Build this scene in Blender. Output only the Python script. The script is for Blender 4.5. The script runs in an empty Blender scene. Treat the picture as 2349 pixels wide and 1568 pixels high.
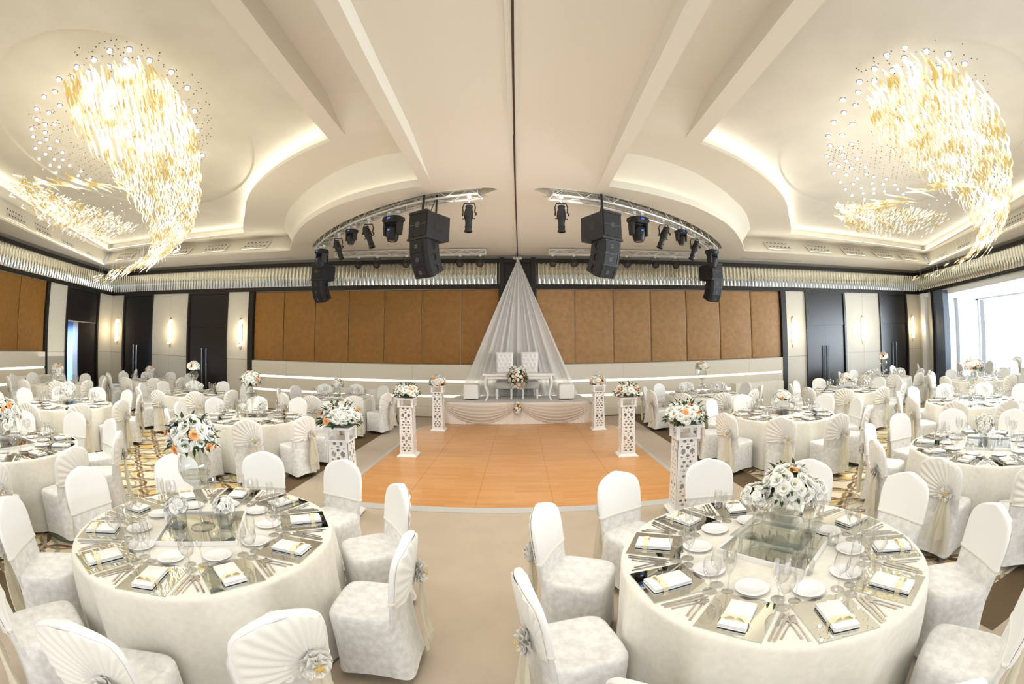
import bpy, math, random
from mathutils import Vector, Matrix, noise
from mathutils.geometry import tessellate_polygon
random.seed(7)
PI=math.pi; sin=math.sin; cos=math.cos; R=math.radians
SC=bpy.context.scene; COL=SC.collection

# ---------------------------------------------------------------- camera
f_,k3_=959.97,0.0408
PITCH,YAW,ROLL=0.0830,0.0715,-0.0084
CAMP=Vector((0.11,0,1.96))
def cam_axes():
    cy,sy=cos(YAW),sin(YAW)
    F=Vector((sy*cos(PITCH),cy*cos(PITCH),sin(PITCH))); r0=Vector((cy,-sy,0)); u0=r0.cross(F)
    return r0*cos(ROLL)+u0*sin(ROLL), u0*cos(ROLL)-r0*sin(ROLL), F
def make_camera():
    cd=bpy.data.cameras.new('camera'); cam=bpy.data.objects.new('camera',cd); COL.objects.link(cam); SC.camera=cam
    cd.type='PANO'
    C=cd if hasattr(cd,'panorama_type') else cd.cycles
    C.panorama_type='FISHEYE_LENS_POLYNOMIAL'
    cd.sensor_fit='HORIZONTAL'; cd.sensor_width=36
    C.fisheye_polynomial_k0=0
    for i,k in enumerate((6.79846849e-02,2.00057590e-06,-1.43277727e-05,1.81465595e-07)):
        setattr(C,'fisheye_polynomial_k%d'%(i+1),-k)
    C.fisheye_fov=R(200)
    cd.shift_x=-0.03827; cd.shift_y=-0.0444
    Rv,U,F=cam_axes()
    cam.matrix_world=Matrix([[Rv[0],U[0],-F[0],CAMP[0]],[Rv[1],U[1],-F[1],CAMP[1]],[Rv[2],U[2],-F[2],CAMP[2]],[0,0,0,1]])
make_camera()

# ---------------------------------------------------------------- materials
MATS={}
def nt_new(name):
    m=bpy.data.materials.new(name); m.use_nodes=True; nt=m.node_tree; nt.nodes.clear()
    out=nt.nodes.new('ShaderNodeOutputMaterial'); MATS[name]=m
    return m,nt,out
def N(nt,t,**kw):
    n=nt.nodes.new(t)
    for k,v in kw.items():
        if k.startswith('i_'):
            key=k[2:]; key=int(key) if key.isdigit() else key.replace('_',' ')
            n.inputs[key].default_value=v
        else: setattr(n,k,v)
    return n
def L(nt,a,b): nt.links.new(a,b)
def pbr(name,col,rough=.5,metal=0,bump=None,var=None,sheen=0,emis=None,spec=.5,coat=0):
    """bump=(scale,strength,distance)  var=(scale,amount)"""
    m,nt,out=nt_new(name)
    b=N(nt,'ShaderNodeBsdfPrincipled'); L(nt,b.outputs[0],out.inputs[0])
    b.inputs['Base Color'].default_value=(*col,1); b.inputs['Roughness'].default_value=rough; b.inputs['Metallic'].default_value=metal
    b.inputs['Specular IOR Level'].default_value=spec
    if sheen: b.inputs['Sheen Weight'].default_value=sheen
    if coat: b.inputs['Coat Weight'].default_value=coat; b.inputs['Coat Roughness'].default_value=.1
    if emis: b.inputs['Emission Color'].default_value=(*emis[0],1); b.inputs['Emission Strength'].default_value=emis[1]
    tc=N(nt,'ShaderNodeTexCoord')
    if var:
        n=N(nt,'ShaderNodeTexNoise'); n.inputs['Scale'].default_value=var[0]; n.inputs['Detail'].default_value=4; L(nt,tc.outputs['Object'],n.inputs['Vector'])
        r=N(nt,'ShaderNodeMapRange'); r.inputs['From Min'].default_value=.3; r.inputs['From Max'].default_value=.7; r.inputs['To Min'].default_value=1-var[1]; r.inputs['To Max'].default_value=1+var[1]*.6
        L(nt,n.outputs['Fac'],r.inputs['Value'])
        v=N(nt,'ShaderNodeVectorMath',operation='SCALE'); v.inputs[0].default_value=col; L(nt,r.outputs[0],v.inputs['Scale']); L(nt,v.outputs[0],b.inputs['Base Color'])
    if bump:
        n=N(nt,'ShaderNodeTexNoise'); n.inputs['Scale'].default_value=bump[0]; n.inputs['Detail'].default_value=3; L(nt,tc.outputs['Object'],n.inputs['Vector'])
        u=N(nt,'ShaderNodeBump'); u.inputs['Strength'].default_value=bump[1]; u.inputs['Distance'].default_value=bump[2]; L(nt,n.outputs['Fac'],u.inputs['Height']); L(nt,u.outputs[0],b.inputs['Normal'])
    return m
def emit(name,col,s,sample=True):
    m,nt,out=nt_new(name); e=N(nt,'ShaderNodeEmission'); e.inputs[0].default_value=(*col,1); e.inputs[1].default_value=s; L(nt,e.outputs[0],out.inputs[0])
    if not sample: m.cycles.emission_sampling='NONE'
    return m
def thin_glass(name,tint=(1,1,1),refl=1.0,rough=.02,base=.05):
    m,nt,out=nt_new(name)
    t=N(nt,'ShaderNodeBsdfTransparent'); t.inputs[0].default_value=(*tint,1)
    g=N(nt,'ShaderNodeBsdfGlossy'); g.inputs['Roughness'].default_value=rough
    lw=N(nt,'ShaderNodeLayerWeight'); lw.inputs['Blend'].default_value=.35
    mr=N(nt,'ShaderNodeMapRange'); mr.inputs['To Min'].default_value=base; mr.inputs['To Max'].default_value=.75*refl
    L(nt,lw.outputs['Facing'],mr.inputs['Value'])
    mx=N(nt,'ShaderNodeMixShader'); L(nt,mr.outputs[0],mx.inputs[0]); L(nt,t.outputs[0],mx.inputs[1]); L(nt,g.outputs[0],mx.inputs[2]); L(nt,mx.outputs[0],out.inputs[0])
    return m
def sheer(name,col,alpha,rough=.7):
    """thin see-through cloth"""
    m,nt,out=nt_new(name)
    t=N(nt,'ShaderNodeBsdfTransparent'); d=N(nt,'ShaderNodeBsdfDiffuse'); d.inputs[0].default_value=(*col,1)
    tl=N(nt,'ShaderNodeBsdfTranslucent'); tl.inputs[0].default_value=(*col,1)
    m1=N(nt,'ShaderNodeMixShader'); m1.inputs[0].default_value=.35; L(nt,d.outputs[0],m1.inputs[1]); L(nt,tl.outputs[0],m1.inputs[2])
    m2=N(nt,'ShaderNodeMixShader'); m2.inputs[0].default_value=alpha; L(nt,t.outputs[0],m2.inputs[1]); L(nt,m1.outputs[0],m2.inputs[2]); L(nt,m2.outputs[0],out.inputs[0])
    return m

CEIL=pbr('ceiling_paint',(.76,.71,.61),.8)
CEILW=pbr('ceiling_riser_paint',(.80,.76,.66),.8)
CREAM=pbr('cream_lacquer_panel',(.66,.61,.50),.45)
PALE=pbr('pale_wall_panel',(.62,.59,.50),.5)
DARK=pbr('dark_wenge_wood',(.014,.012,.011),.38,bump=(60,.1,.002))
DOORM=pbr('dark_door_veneer',(.016,.014,.014),.3,bump=(80,.1,.002))
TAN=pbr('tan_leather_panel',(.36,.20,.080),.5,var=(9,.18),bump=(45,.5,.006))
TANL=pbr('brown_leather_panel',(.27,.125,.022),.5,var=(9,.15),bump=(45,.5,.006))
BEIGE=pbr('beige_carpet',(.46,.375,.275),.95,var=(3,.06),bump=(300,.4,.004),sheen=.2)
BROWN=pbr('brown_carpet',(.125,.083,.04),.95,bump=(300,.4,.004))
WHITEP=pbr('white_lacquer',(.80,.79,.76),.3)
WHITEL=pbr('white_leatherette',(.80,.78,.75),.38,bump=(120,.15,.002))
HOOD=pbr('white_satin_cover',(.83,.825,.80),.5,sheen=.3,bump=(14,.25,.01))
VELVET=pbr('crushed_velvet_cover',(.76,.755,.73),.40,sheen=.5,var=(24,.16),bump=(30,.5,.006))
CLOTH=pbr('ivory_damask_cloth',(.78,.75,.66),.6,var=(26,.06),bump=(24,.35,.004),sheen=.2)
ORGZ=sheer('ivory_organza',(.84,.79,.64),.82)
FAN=pbr('pleated_chiffon',(.81,.785,.715),.6,sheen=.3)
TULLE=sheer('white_tulle',(.86,.85,.82),.95)
SWAG=sheer('peach_swag_chiffon',(.82,.74,.65),.86)
MIRROR=pbr('mirror_glass',(.86,.87,.83),.015,1)
NAPK=pbr('white_linen_napkin',(.86,.85,.81),.7,bump=(200,.2,.001))
RIB=pbr('champagne_ribbon',(.84,.75,.53),.45)
CHINA=pbr('white_porcelain',(.82,.82,.82),.12,coat=.5)
SILV=pbr('polished_cutlery',(.80,.79,.77),.20,1)
GLASS=thin_glass('clear_glass',(.985,.985,.98),1.0)
GLASSV=thin_glass('vase_glass',(.95,.97,.96),1.1,base=.09)
PETAL=pbr('white_petals',(.86,.85,.78),.6,sheen=.2)
ORANGE=pbr('orange_rose_petals',(.90,.46,.18),.55)
YELC=pbr('flower_centre',(.30,.34,.06),.7)
LEAF=pbr('dark_green_leaf',(.035,.075,.022),.45,var=(12,.4))
BLACK=pbr('black_fixture_paint',(.012,.012,.013),.45)
BLACKG=pbr('black_speaker_grille',(.008,.008,.009),.6,bump=(400,.4,.002))
LOGO=pbr('grey_emblem',(.14,.14,.14),.4)
ALU=pbr('truss_aluminium',(.74,.73,.70),.4,.25)
CHROME=pbr('door_handle_steel',(.45,.5,.58),.2,1)
FIXBLUE=emit('blue_display',(.12,.22,1.0),1.1,False)
HOLE=pbr('dark_hole',(.02,.018,.015),.8)
PLASTW=pbr('vent_white',(.74,.71,.64),.6)
COVE=emit('cove_light',(1.0,.94,.80),15.0)
STRIP=emit('strip_light',(1.0,.94,.80),4.0)
SPOTE=emit('spot_crystal',(1.0,.98,.94),6.0,False)
SCON=emit('sconce_crystal_glow',(1.0,.80,.50),5.5,False)
CANDLE=emit('candle_flame_glow',(1.0,.62,.30),3.0,False)
SPOUT=pbr('salt_steel',(.6,.6,.6),.25,.6)
STARM=pbr('ochre_starfish',(.62,.42,.12),.7,bump=(300,.6,.001))
KNOTM=pbr('sconce_metal',(.45,.33,.2),.3,.8)

def rod_mat():
    m,nt,out=nt_new('glowing_amber_glass')
    g=N(nt,'ShaderNodeNewGeometry'); n=N(nt,'ShaderNodeTexNoise'); n.inputs['Scale'].default_value=3.0; n.inputs['Detail'].default_value=4; L(nt,g.outputs['Position'],n.inputs['Vector'])
    cr=N(nt,'ShaderNodeValToRGB'); e=cr.color_ramp.elements
    e[0].position=.38; e[0].color=(.80,.56,.18,1); e[1].position=.58; e[1].color=(1.45,1.38,1.2,1)
    a=cr.color_ramp.elements.new(.45); a.color=(1.15,.95,.52,1)
    L(nt,n.outputs['Fac'],cr.inputs[0])
    lw=N(nt,'ShaderNodeLayerWeight'); lw.inputs[0].default_value=.4
    mr=N(nt,'ShaderNodeMapRange'); mr.inputs['To Min'].default_value=1.15; mr.inputs['To Max'].default_value=.28; L(nt,lw.outputs['Facing'],mr.inputs['Value'])
    em=N(nt,'ShaderNodeEmission'); L(nt,cr.outputs[0],em.inputs[0]); L(nt,mr.outputs[0],em.inputs[1])
    L(nt,em.outputs[0],out.inputs[0]); m.cycles.emission_sampling='NONE'
    return m
RODM=rod_mat()

def wood_floor_mat():
    m,nt,out=nt_new('laminate_dance_floor')
    b=N(nt,'ShaderNodeBsdfPrincipled'); L(nt,b.outputs[0],out.inputs[0]); b.inputs['Roughness'].default_value=.28
    tc=N(nt,'ShaderNodeTexCoord'); br=N(nt,'ShaderNodeTexBrick')
    br.inputs['Scale'].default_value=1; br.inputs['Brick Width'].default_value=.62; br.inputs['Row Height'].default_value=.065
    br.inputs['Mortar Size'].default_value=.0; br.inputs['Bias'].default_value=0; br.offset=.37; br.offset_frequency=3
    br.inputs['Color1'].default_value=(.55,.265,.09,1); br.inputs['Color2'].default_value=(.63,.325,.125,1)
    L(nt,tc.outputs['Object'],br.inputs['Vector'])
    mp=N(nt,'ShaderNodeMapping'); mp.inputs['Scale'].default_value=(2,40,1); L(nt,tc.outputs['Object'],mp.inputs[0])
    n=N(nt,'ShaderNodeTexNoise'); n.inputs['Scale'].default_value=1.2; n.inputs['Detail'].default_value=5; L(nt,mp.outputs[0],n.inputs[0])
    r=N(nt,'ShaderNodeMapRange'); r.inputs['To Min'].default_value=.82; r.inputs['To Max'].default_value=1.15; L(nt,n.outputs['Fac'],r.inputs['Value'])
    v=N(nt,'ShaderNodeVectorMath',operation='SCALE'); L(nt,br.outputs['Color'],v.inputs[0]); L(nt,r.outputs[0],v.inputs['Scale']); L(nt,v.outputs[0],b.inputs['Base Color'])
    return m
WOOD=wood_floor_mat()

def ring_carpet():
    m,nt,out=nt_new('patterned_ring_carpet')
    b=N(nt,'ShaderNodeBsdfPrincipled'); L(nt,b.outputs[0],out.inputs[0]); b.inputs['Roughness'].default_value=.95
    tc=N(nt,'ShaderNodeTexCoord')
    nz=N(nt,'ShaderNodeTexNoise'); nz.inputs['Scale'].default_value=1.3; L(nt,tc.outputs['Object'],nz.inputs[0])
    wob=N(nt,'ShaderNodeVectorMath',operation='MULTIPLY_ADD'); L(nt,nz.outputs['Color'],wob.inputs[0]); wob.inputs[1].default_value=(.16,.16,0); L(nt,tc.outputs['Object'],wob.inputs[2])
    def lattice(cx,cy,ox,oy,ax,ay):
        mp=N(nt,'ShaderNodeMapping'); mp.inputs['Scale'].default_value=(1/cx,1/cy,0); mp.inputs['Location'].default_value=(ox,oy,0); L(nt,wob.outputs[0],mp.inputs[0])
        fr=N(nt,'ShaderNodeVectorMath',operation='FRACTION'); L(nt,mp.outputs[0],fr.inputs[0])
        sb=N(nt,'ShaderNodeVectorMath',operation='SUBTRACT'); L(nt,fr.outputs[0],sb.inputs[0]); sb.inputs[1].default_value=(.5,.5,0)
        sc=N(nt,'ShaderNodeVectorMath',operation='MULTIPLY'); L(nt,sb.outputs[0],sc.inputs[0]); sc.inputs[1].default_value=(ax,ay,0)
        ln=N(nt,'ShaderNodeVectorMath',operation='LENGTH'); L(nt,sc.outputs[0],ln.inputs[0]); return ln.outputs['Value']
    def ring(d,r,w):
        s=N(nt,'ShaderNodeMath',operation='SUBTRACT'); L(nt,d,s.inputs[0]); s.inputs[1].default_value=r
        a=N(nt,'ShaderNodeMath',operation='ABSOLUTE'); L(nt,s.outputs[0],a.inputs[0])
        c=N(nt,'ShaderNodeMath',operation='LESS_THAN'); L(nt,a.outputs[0],c.inputs[0]); c.inputs[1].default_value=w; return c.outputs[0]
    def disc(d,r):
        c=N(nt,'ShaderNodeMath',operation='LESS_THAN'); L(nt,d,c.inputs[0]); c.inputs[1].default_value=r; return c.outputs[0]
    def mix(fac,a,col):
        mx=N(nt,'ShaderNodeMix',data_type='RGBA'); L(nt,fac,mx.inputs[0])
        if isinstance(a,tuple): mx.inputs[6].default_value=(*a,1)
        else: L(nt,a,mx.inputs[6])
        mx.inputs[7].default_value=(*col,1); return mx.outputs[2]
    d1=lattice(.62,.5,0,0,1,1); d2=lattice(.62,.5,.5,.5,1,1); d3=lattice(.93,.5,.25,.12,1,.8); d4=lattice(.78,.66,.4,.3,1,1)
    c=mix(disc(d4,.36),(.66,.57,.40),(.64,.44,.15))
    c=mix(disc(d3,.22),c,(.70,.63,.48))
    c=mix(ring(d3,.36,.035),c,(.30,.31,.22))
    c=mix(ring(d1,.42,.045),c,(.13,.075,.04))
    c=mix(ring(d2,.43,.04),c,(.27,.19,.11))
    c=mix(ring(d4,.40,.022),c,(.36,.33,.24))
    L(nt,c,b.inputs['Base Color'])
    n=N(nt,'ShaderNodeTexNoise'); n.inputs['Scale'].default_value=250; L(nt,tc.outputs['Object'],n.inputs[0]); u=N(nt,'ShaderNodeBump'); u.inputs['Strength'].default_value=.4; u.inputs['Distance'].default_value=.004; L(nt,n.outputs['Fac'],u.inputs['Height']); L(nt,u.outputs[0],b.inputs['Normal'])
    return m
RINGC=ring_carpet()

# ---------------------------------------------------------------- mesh builder
class MB:
    def __init__(s): s.v=[]; s.f=[]
    def add(s,vs,fs):
        b=len(s.v); s.v.extend(Vector(v) for v in vs); s.f.extend(tuple(i+b for i in f) for f in fs); return s
    def box(s,x0,x1,y0,y1,z0,z1,M=None):
        vs=[Vector((x,y,z)) for z in (z0,z1) for y in (y0,y1) for x in (x0,x1)]
        if M: vs=[M@v for v in vs]
        return s.add(vs,[(0,2,3,1),(4,5,7,6),(0,1,5,4),(2,6,7,3),(0,4,6,2),(1,3,7,5)])
    def loft(s,rings,closed=True,cap0=True,cap1=True):
        n=len(rings[0]); vs=[v for r in rings for v in r]; fs=[]
        for j in range(len(rings)-1):
            for i in range(n if closed else n-1):
                a=j*n+i; b=j*n+(i+1)%n; fs.append((a,b,b+n,a+n))
        if cap0: fs.append(tuple(range(n-1,-1,-1)))
        if cap1: fs.append(tuple(range((len(rings)-1)*n,len(rings)*n)))
        return s.add(vs,fs)
    def lathe(s,prof,n=16,c=(0,0,0),cap0=False,cap1=False,M=None):
        rings=[]
        for r,z in prof:
            ring=[Vector((c[0]+r*cos(2*PI*i/n),c[1]+r*sin(2*PI*i/n),c[2]+z)) for i in range(n)]
            if M: ring=[M@v for v in ring]
            rings.append(ring)
        return s.loft(rings,True,cap0,cap1)
    def tube(s,path,r,n=6,cap=True):
        path=[Vector(p) for p in path]; rs=r if isinstance(r,(list,tuple)) else [r]*len(path); rings=[]; up=None
        for i,p in enumerate(path):
            t=(path[min(i+1,len(path)-1)]-path[max(i-1,0)]).normalized()
            if up is None: up=Vector((0,0,1)) if abs(t.z)<.9 else Vector((1,0,0))
            a=t.cross(up).normalized(); b=a.cross(t).normalized(); up=b
            rings.append([p+(a*cos(2*PI*k/n)+b*sin(2*PI*k/n))*rs[i] for k in range(n)])
        return s.loft(rings,True,cap,cap)
    def grid(s,fn,nu,nv,two=False):
        vs=[Vector(fn(i/nu,j/nv)) for j in range(nv+1) for i in range(nu+1)]
        fs=[(j*(nu+1)+i,j*(nu+1)+i+1,(j+1)*(nu+1)+i+1,(j+1)*(nu+1)+i) for j in range(nv) for i in range(nu)]
        return s.add(vs,fs)
    def poly(s,outer,holes=(),z=0,flip=False):
        loops=[[Vector((p[0],p[1],0)) for p in outer]]+[[Vector((p[0],p[1],0)) for p in h] for h in holes]
        tris=tessellate_polygon(loops); flat=[Vector((p.x,p.y,z)) for l in loops for p in l]
        return s.add(flat,[tuple(reversed(t)) if flip else tuple(t) for t in tris])
    def wall(s,path,z0,z1,close=False,z0b=None):
        pts=list(path)+([path[0]] if close else [])
        vs=[]; 
        for p in pts: vs+= [(p[0],p[1],z0),(p[0],p[1],z1)]
        return s.add(vs,[(2*i,2*i+2,2*i+3,2*i+1) for i in range(len(pts)-1)])
    def skirt(s,pa,za,pb,zb):
        vs=[]
        for a,b in zip(pa,pb): vs+=[(a[0],a[1],za),(b[0],b[1],zb)]
        return s.add(vs,[(2*i,2*i+2,2*i+3,2*i+1) for i in range(len(pa)-1)])
    def xf(s,M,start=0):
        for i in range(start,len(s.v)): s.v[i]=M@s.v[i]
        return s
    def mesh(s,name,mat,smooth=True,angle=40):
        me=bpy.data.meshes.new(name); me.from_pydata([tuple(v) for v in s.v],[],s.f)
        me.materials.append(mat)
        if smooth:
            me.polygons.foreach_set('use_smooth',[True]*len(me.polygons))
            try: me.set_sharp_from_angle(angle=R(angle))
            except Exception: pass
        me.update(); return me
    def build(s,name,mat,parent=None,smooth=True,link=True,loc=None,angle=40):
        o=bpy.data.objects.new(name,s.mesh(name,mat,smooth,angle))
        if link: COL.objects.link(o)
        if parent: o.parent=parent
        if loc: o.location=loc
        return o
def tag(o,label,cat,group=None):
    o['label']=label; o['category']=cat
    if group: o['group']=group
    return o
def struct(mb,name,mat,label=None,cat=None,smooth=False):
    o=mb.build(name,mat,smooth=smooth); o['kind']='structure'
    if label: o['label']=label; o['category']=cat or 'room part'
    return o
KIDS={}
def tmpl(name):                      # an unlinked original; parts hang on it
    o=bpy.data.objects.new(name,None); o.empty_display_size=.1; KIDS[o]=[]; return o
def part(mb,name,mat,parent,smooth=True,angle=40):
    o=mb.build(name,mat,parent,smooth=smooth,link=False,angle=angle); KIDS.setdefault(parent,[]).append(o); KIDS[o]=[]; return o
def partcopy(src,parent,loc=None,rot=None,scale=None):
    o=src.copy(); o.parent=parent; KIDS.setdefault(parent,[]).append(o); KIDS[o]=[]
    if loc is not None: o.location=loc
    if rot is not None: o.rotation_euler=rot
    if scale is not None: o.scale=(scale,)*3
    return o
def thing(name,label,cat,loc=(0,0,0),rz=0,group=None):
    o=bpy.data.objects.new(name,None); o.empty_display_size=.1; COL.objects.link(o); o.location=loc; o.rotation_euler=(0,0,rz); KIDS[o]=[]
    return tag(o,label,cat,group)
def copy_tree(src,parent=None):
    c=src.copy(); COL.objects.link(c); c.parent=parent
    for k in KIDS.get(src,[]): copy_tree(k,c)
    return c
def place(src,loc,rz=0,label='',cat='',group=None,scale=None,rot=None):
    c=copy_tree(src); c.location=loc; c.rotation_euler=rot if rot else (0,0,rz)
    if scale: c.scale=(scale,)*3
    return tag(c,label,cat,group)
def lpart(mb,name,mat,parent,smooth=True,angle=40):   # linked part of a thing()
    o=mb.build(name,mat,parent,smooth=smooth,angle=angle); KIDS[o]=[]; KIDS.setdefault(parent,[]).append(o); return o
def ORD(k): return ['first','second','third','fourth','fifth','sixth','seventh','eighth','ninth','tenth','eleventh','twelfth','thirteenth','fourteenth','fifteenth'][k]
# ---------------------------------------------------------------- room shell
class Frame:
    """wall frame: along the wall, into the room, up"""
    def __init__(s,o,t,n): s.M=Matrix([[t[0],n[0],0,o[0]],[t[1],n[1],0,o[1]],[0,0,1,0],[0,0,0,1]])
    def pt(s,k,d,z=0): return s.M@Vector((k,d,z))
def unit(x,y): l=math.hypot(x,y); return (x/l,y/l)
tL=unit(2.0,-6.0); nL=(-tL[1],tL[0])      # along the far-left wall, normal into the room
FB=Frame((0,12),(1,0),(0,-1))
FL=Frame((-16.3,12),tL,(abs(tL[1]),abs(tL[0])*1.0))
tR=unit(-2.0,-6.0)
FR=Frame((16.1,12),tR,(-abs(tR[1]),abs(tR[0])))
def wbox(mb,F,k0,k1,d0,d1,z0,z1): return mb.box(k0,k1,d0,d1,z0,z1,F.M)

struct(wbox(wbox(MB(),FB,-17.2,17.2,-.25,0,0,4.75),FB,-17.2,17.2,-.25,-.2,0,6),'wall_back',PALE)
mb=MB(); wbox(mb,FL,-.3,1.0,-.25,0,0,4.75); wbox(mb,FL,3.02,17,-.25,0,0,4.75); wbox(mb,FL,1.0,3.02,-.25,0,2.46,4.75); wbox(mb,FL,1.0,2.2,-.25,0,0,2.46); wbox(mb,FL,2.86,3.02,-.25,0,0,2.46)
struct(mb,'wall_left',PALE)
mb=MB(); wbox(mb,FR,-.3,1.1,-.25,0,0,4.75); wbox(mb,FR,1.1,17,-.25,0,3.6,4.75)
struct(mb,'wall_right',PALE)
# corridor glimpsed through the half open side door
mb=MB(); wbox(mb,FL,.6,4.2,-2.2,-2.1,0,2.7); wbox(mb,FL,.6,4.2,-2.2,-.25,-.05,0); wbox(mb,FL,.6,.7,-2.2,-.25,0,2.7); wbox(mb,FL,4.1,4.2,-2.2,-.25,0,2.7); wbox(mb,FL,.6,4.2,-2.2,-.25,2.6,2.7)
struct(mb,'wall_corridor',pbr('corridor_paint',(.62,.74,.92),.7))

# floor
ym=1.22
mb=MB(); mb.box(-17.5,17.5,-5,ym,-.1,0); mb.box(-3.02,3.02,ym,12,-.1,0)
struct(mb,'floor',BEIGE)
mb=MB(); mb.box(-17.5,-3.42,ym+.36,12,-.1,0); mb.box(3.42,22,ym+.36,12,-.1,0); mb.box(17.5,22,-5,ym+.36,-.1,0)
struct(mb,'floor',RINGC)
mb=MB()
for s in (-1,1):
    x0,x1=sorted((s*3.02,s*3.42)); mb.box(x0,x1,ym,12,-.1,0)
    x0,x1=sorted((s*3.42,s*17.5)); mb.box(x0,x1,ym,ym+.36,-.1,0)
struct(mb,'floor',BROWN)

# dance floor with rounded far corners and metal ramp edging
def rrect(x0,x1,y0,y1,r,far=True,n=6):
    p=[(x0,y0),(x1,y0)]
    for i in range(n+1): a=i/n*PI/2; p.append((x1-r+r*cos(a),y1-r+r*sin(a)))
    for i in range(n+1): a=PI/2+i/n*PI/2; p.append((x0+r+r*cos(a),y1-r+r*sin(a)))
    return p
def slab(mb,loop,z0,z1):
    return mb.loft([[Vector((p[0],p[1],z0)) for p in loop],[Vector((p[0],p[1],z1)) for p in loop]],True,True,True)
df=bpy.data.objects.new('dance_floor',None); COL.objects.link(df); KIDS[df]=[]
tag(df,'orange wood laminate dance floor with pale metal edging, in front of the stage','dance floor')
lpart(slab(MB(),rrect(-2.31,2.31,4.85,10.36,.55),.001,.022),'wood_surface',WOOD,df,False)
EDGE=pbr('pale_metal_edging',(.62,.62,.60),.3,.3)
inn=rrect(-2.31,2.31,4.85,10.36,.55); out=rrect(-2.41,2.41,4.73,10.37,.6)
mb=MB()
for i in range(len(inn)):
    j=(i+1)%len(inn)
    if i==len(inn)-1 or True:
        a,b,c,d=inn[i],inn[j],out[j],out[i]
        mb.add([(a[0],a[1],.023),(b[0],b[1],.023),(c[0],c[1],.002),(d[0],d[1],.002)],[(0,1,2,3)])
lpart(mb,'metal_edging',EDGE,df,False)
mb=MB()
for x in (-1.39,-.474,.474,1.39): mb.box(x-.003,x+.003,4.85,10.36,.0222,.0232)
lpart(mb,'panel_seams',pbr('dark_seam',(.42,.22,.08),.6),df,False)

# trims ----------------------------------------------------------------
mb=MB()
for F,a,b in ((FB,-16.3,16.1),(FL,0,16),(FR,0,16)):
    wbox(mb,F,a,b,0,.10,3.62,3.74); wbox(mb,F,a,b,0,.12,4.37,4.49)
for s in (-1,1): x0,x1=sorted((s*8.53,s*8.73)); wbox(mb,FB,x0,x1,0,.13,0,3.62)
wbox(mb,FL,4.0,4.14,0,.10,0,3.62)
struct(mb,'trim_1',DARK)
mb=MB(); wbox(mb,FB,-.39,.39,0,.05,0,4.49)
for s in (-1,1): x0,x1=sorted((s*.39,s*.52)); wbox(mb,FB,x0,x1,0,.15,0,4.52)
struct(mb,'trim_2',DARK)
mb=MB(); wbox(mb,FR,1.04,1.1,-.2,.10,0,3.62); struct(mb,'trim_3',DARK)
mb=MB(); wbox(mb,FR,1.1,1.76,-.26,.02,0,3.62); struct(mb,'wall_pillar',pbr('blue_grey_pillar',(.10,.13,.18),.35))
mb=MB()
for F,a,b in ((FB,-16.3,16.1),(FL,0,16),(FR,0,16)): wbox(mb,F,a,b,0,.03,4.49,4.62)
struct(mb,'trim_4',pbr('shadow_gap',(.25,.23,.19),.8))

# ribbed mirror frieze
FRZ=pbr('ribbed_mirror',(.80,.81,.74),.10,1)
def frieze(F,a,b,name):
    mb=MB(); n=int((b-a)/.134); w=(b-a)/n; prof=[]
    for i in range(n):
        for j in range(6):
            t=j/6; prof.append((a+(i+t)*w,.035+.045*math.sin(PI*t)))
    prof.append((b,.035)); vs=[]
    for k,d in prof: vs+=[F.pt(k,d*.75,3.74),F.pt(k,d,3.80),F.pt(k,d+.012,4.1),F.pt(k,d,4.37)]
    fs=[]
    for i in range(len(prof)-1):
        for r in range(3): fs.append((i*4+r,i*4+4+r,i*4+5+r,i*4+1+r))
    mb.add(vs,fs); o=mb.build(name,FRZ,smooth=True,angle=50); o['kind']='structure'; return o
frieze(FB,-16.25,-.55,'trim_5'); frieze(FB,.55,16.05,'trim_6'); frieze(FL,.05,16,'trim_7'); frieze(FR,.05,16,'trim_8')

# upholstered panels
seams=[.52]+[1.635+1.145*k for k in range(6)]+[8.52]
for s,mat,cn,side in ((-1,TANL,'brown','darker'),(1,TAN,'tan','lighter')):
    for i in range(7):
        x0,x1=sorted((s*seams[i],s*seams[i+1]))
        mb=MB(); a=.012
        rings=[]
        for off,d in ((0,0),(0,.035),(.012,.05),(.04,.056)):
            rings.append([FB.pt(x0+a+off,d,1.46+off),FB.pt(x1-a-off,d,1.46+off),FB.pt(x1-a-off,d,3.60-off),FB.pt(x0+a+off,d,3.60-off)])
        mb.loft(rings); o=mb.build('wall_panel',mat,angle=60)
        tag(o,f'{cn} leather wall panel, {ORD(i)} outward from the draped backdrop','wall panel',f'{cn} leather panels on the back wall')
for i in range(9):
    k0=4.16+i*1.25
    mb=MB(); rings=[[FL.pt(k0+.012+o_,d,1.46+o_),FL.pt(k0+1.238-o_,d,1.46+o_),FL.pt(k0+1.238-o_,d,3.60-o_),FL.pt(k0+.012+o_,d,3.60-o_)] for o_,d in ((0,0),(0,.035),(.04,.056))]
    if k0<9.5:
        mb.loft(rings); o=mb.build('wall_panel',TANL,angle=60); tag(o,f'brown leather wall panel, {ORD(i)} from the half-open side door','wall panel','brown leather panels on the side wall')
mb=MB(); wbox(mb,FL,9.1,16,0,.05,1.44,3.62); struct(mb,'wall_left',TANL)

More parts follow.
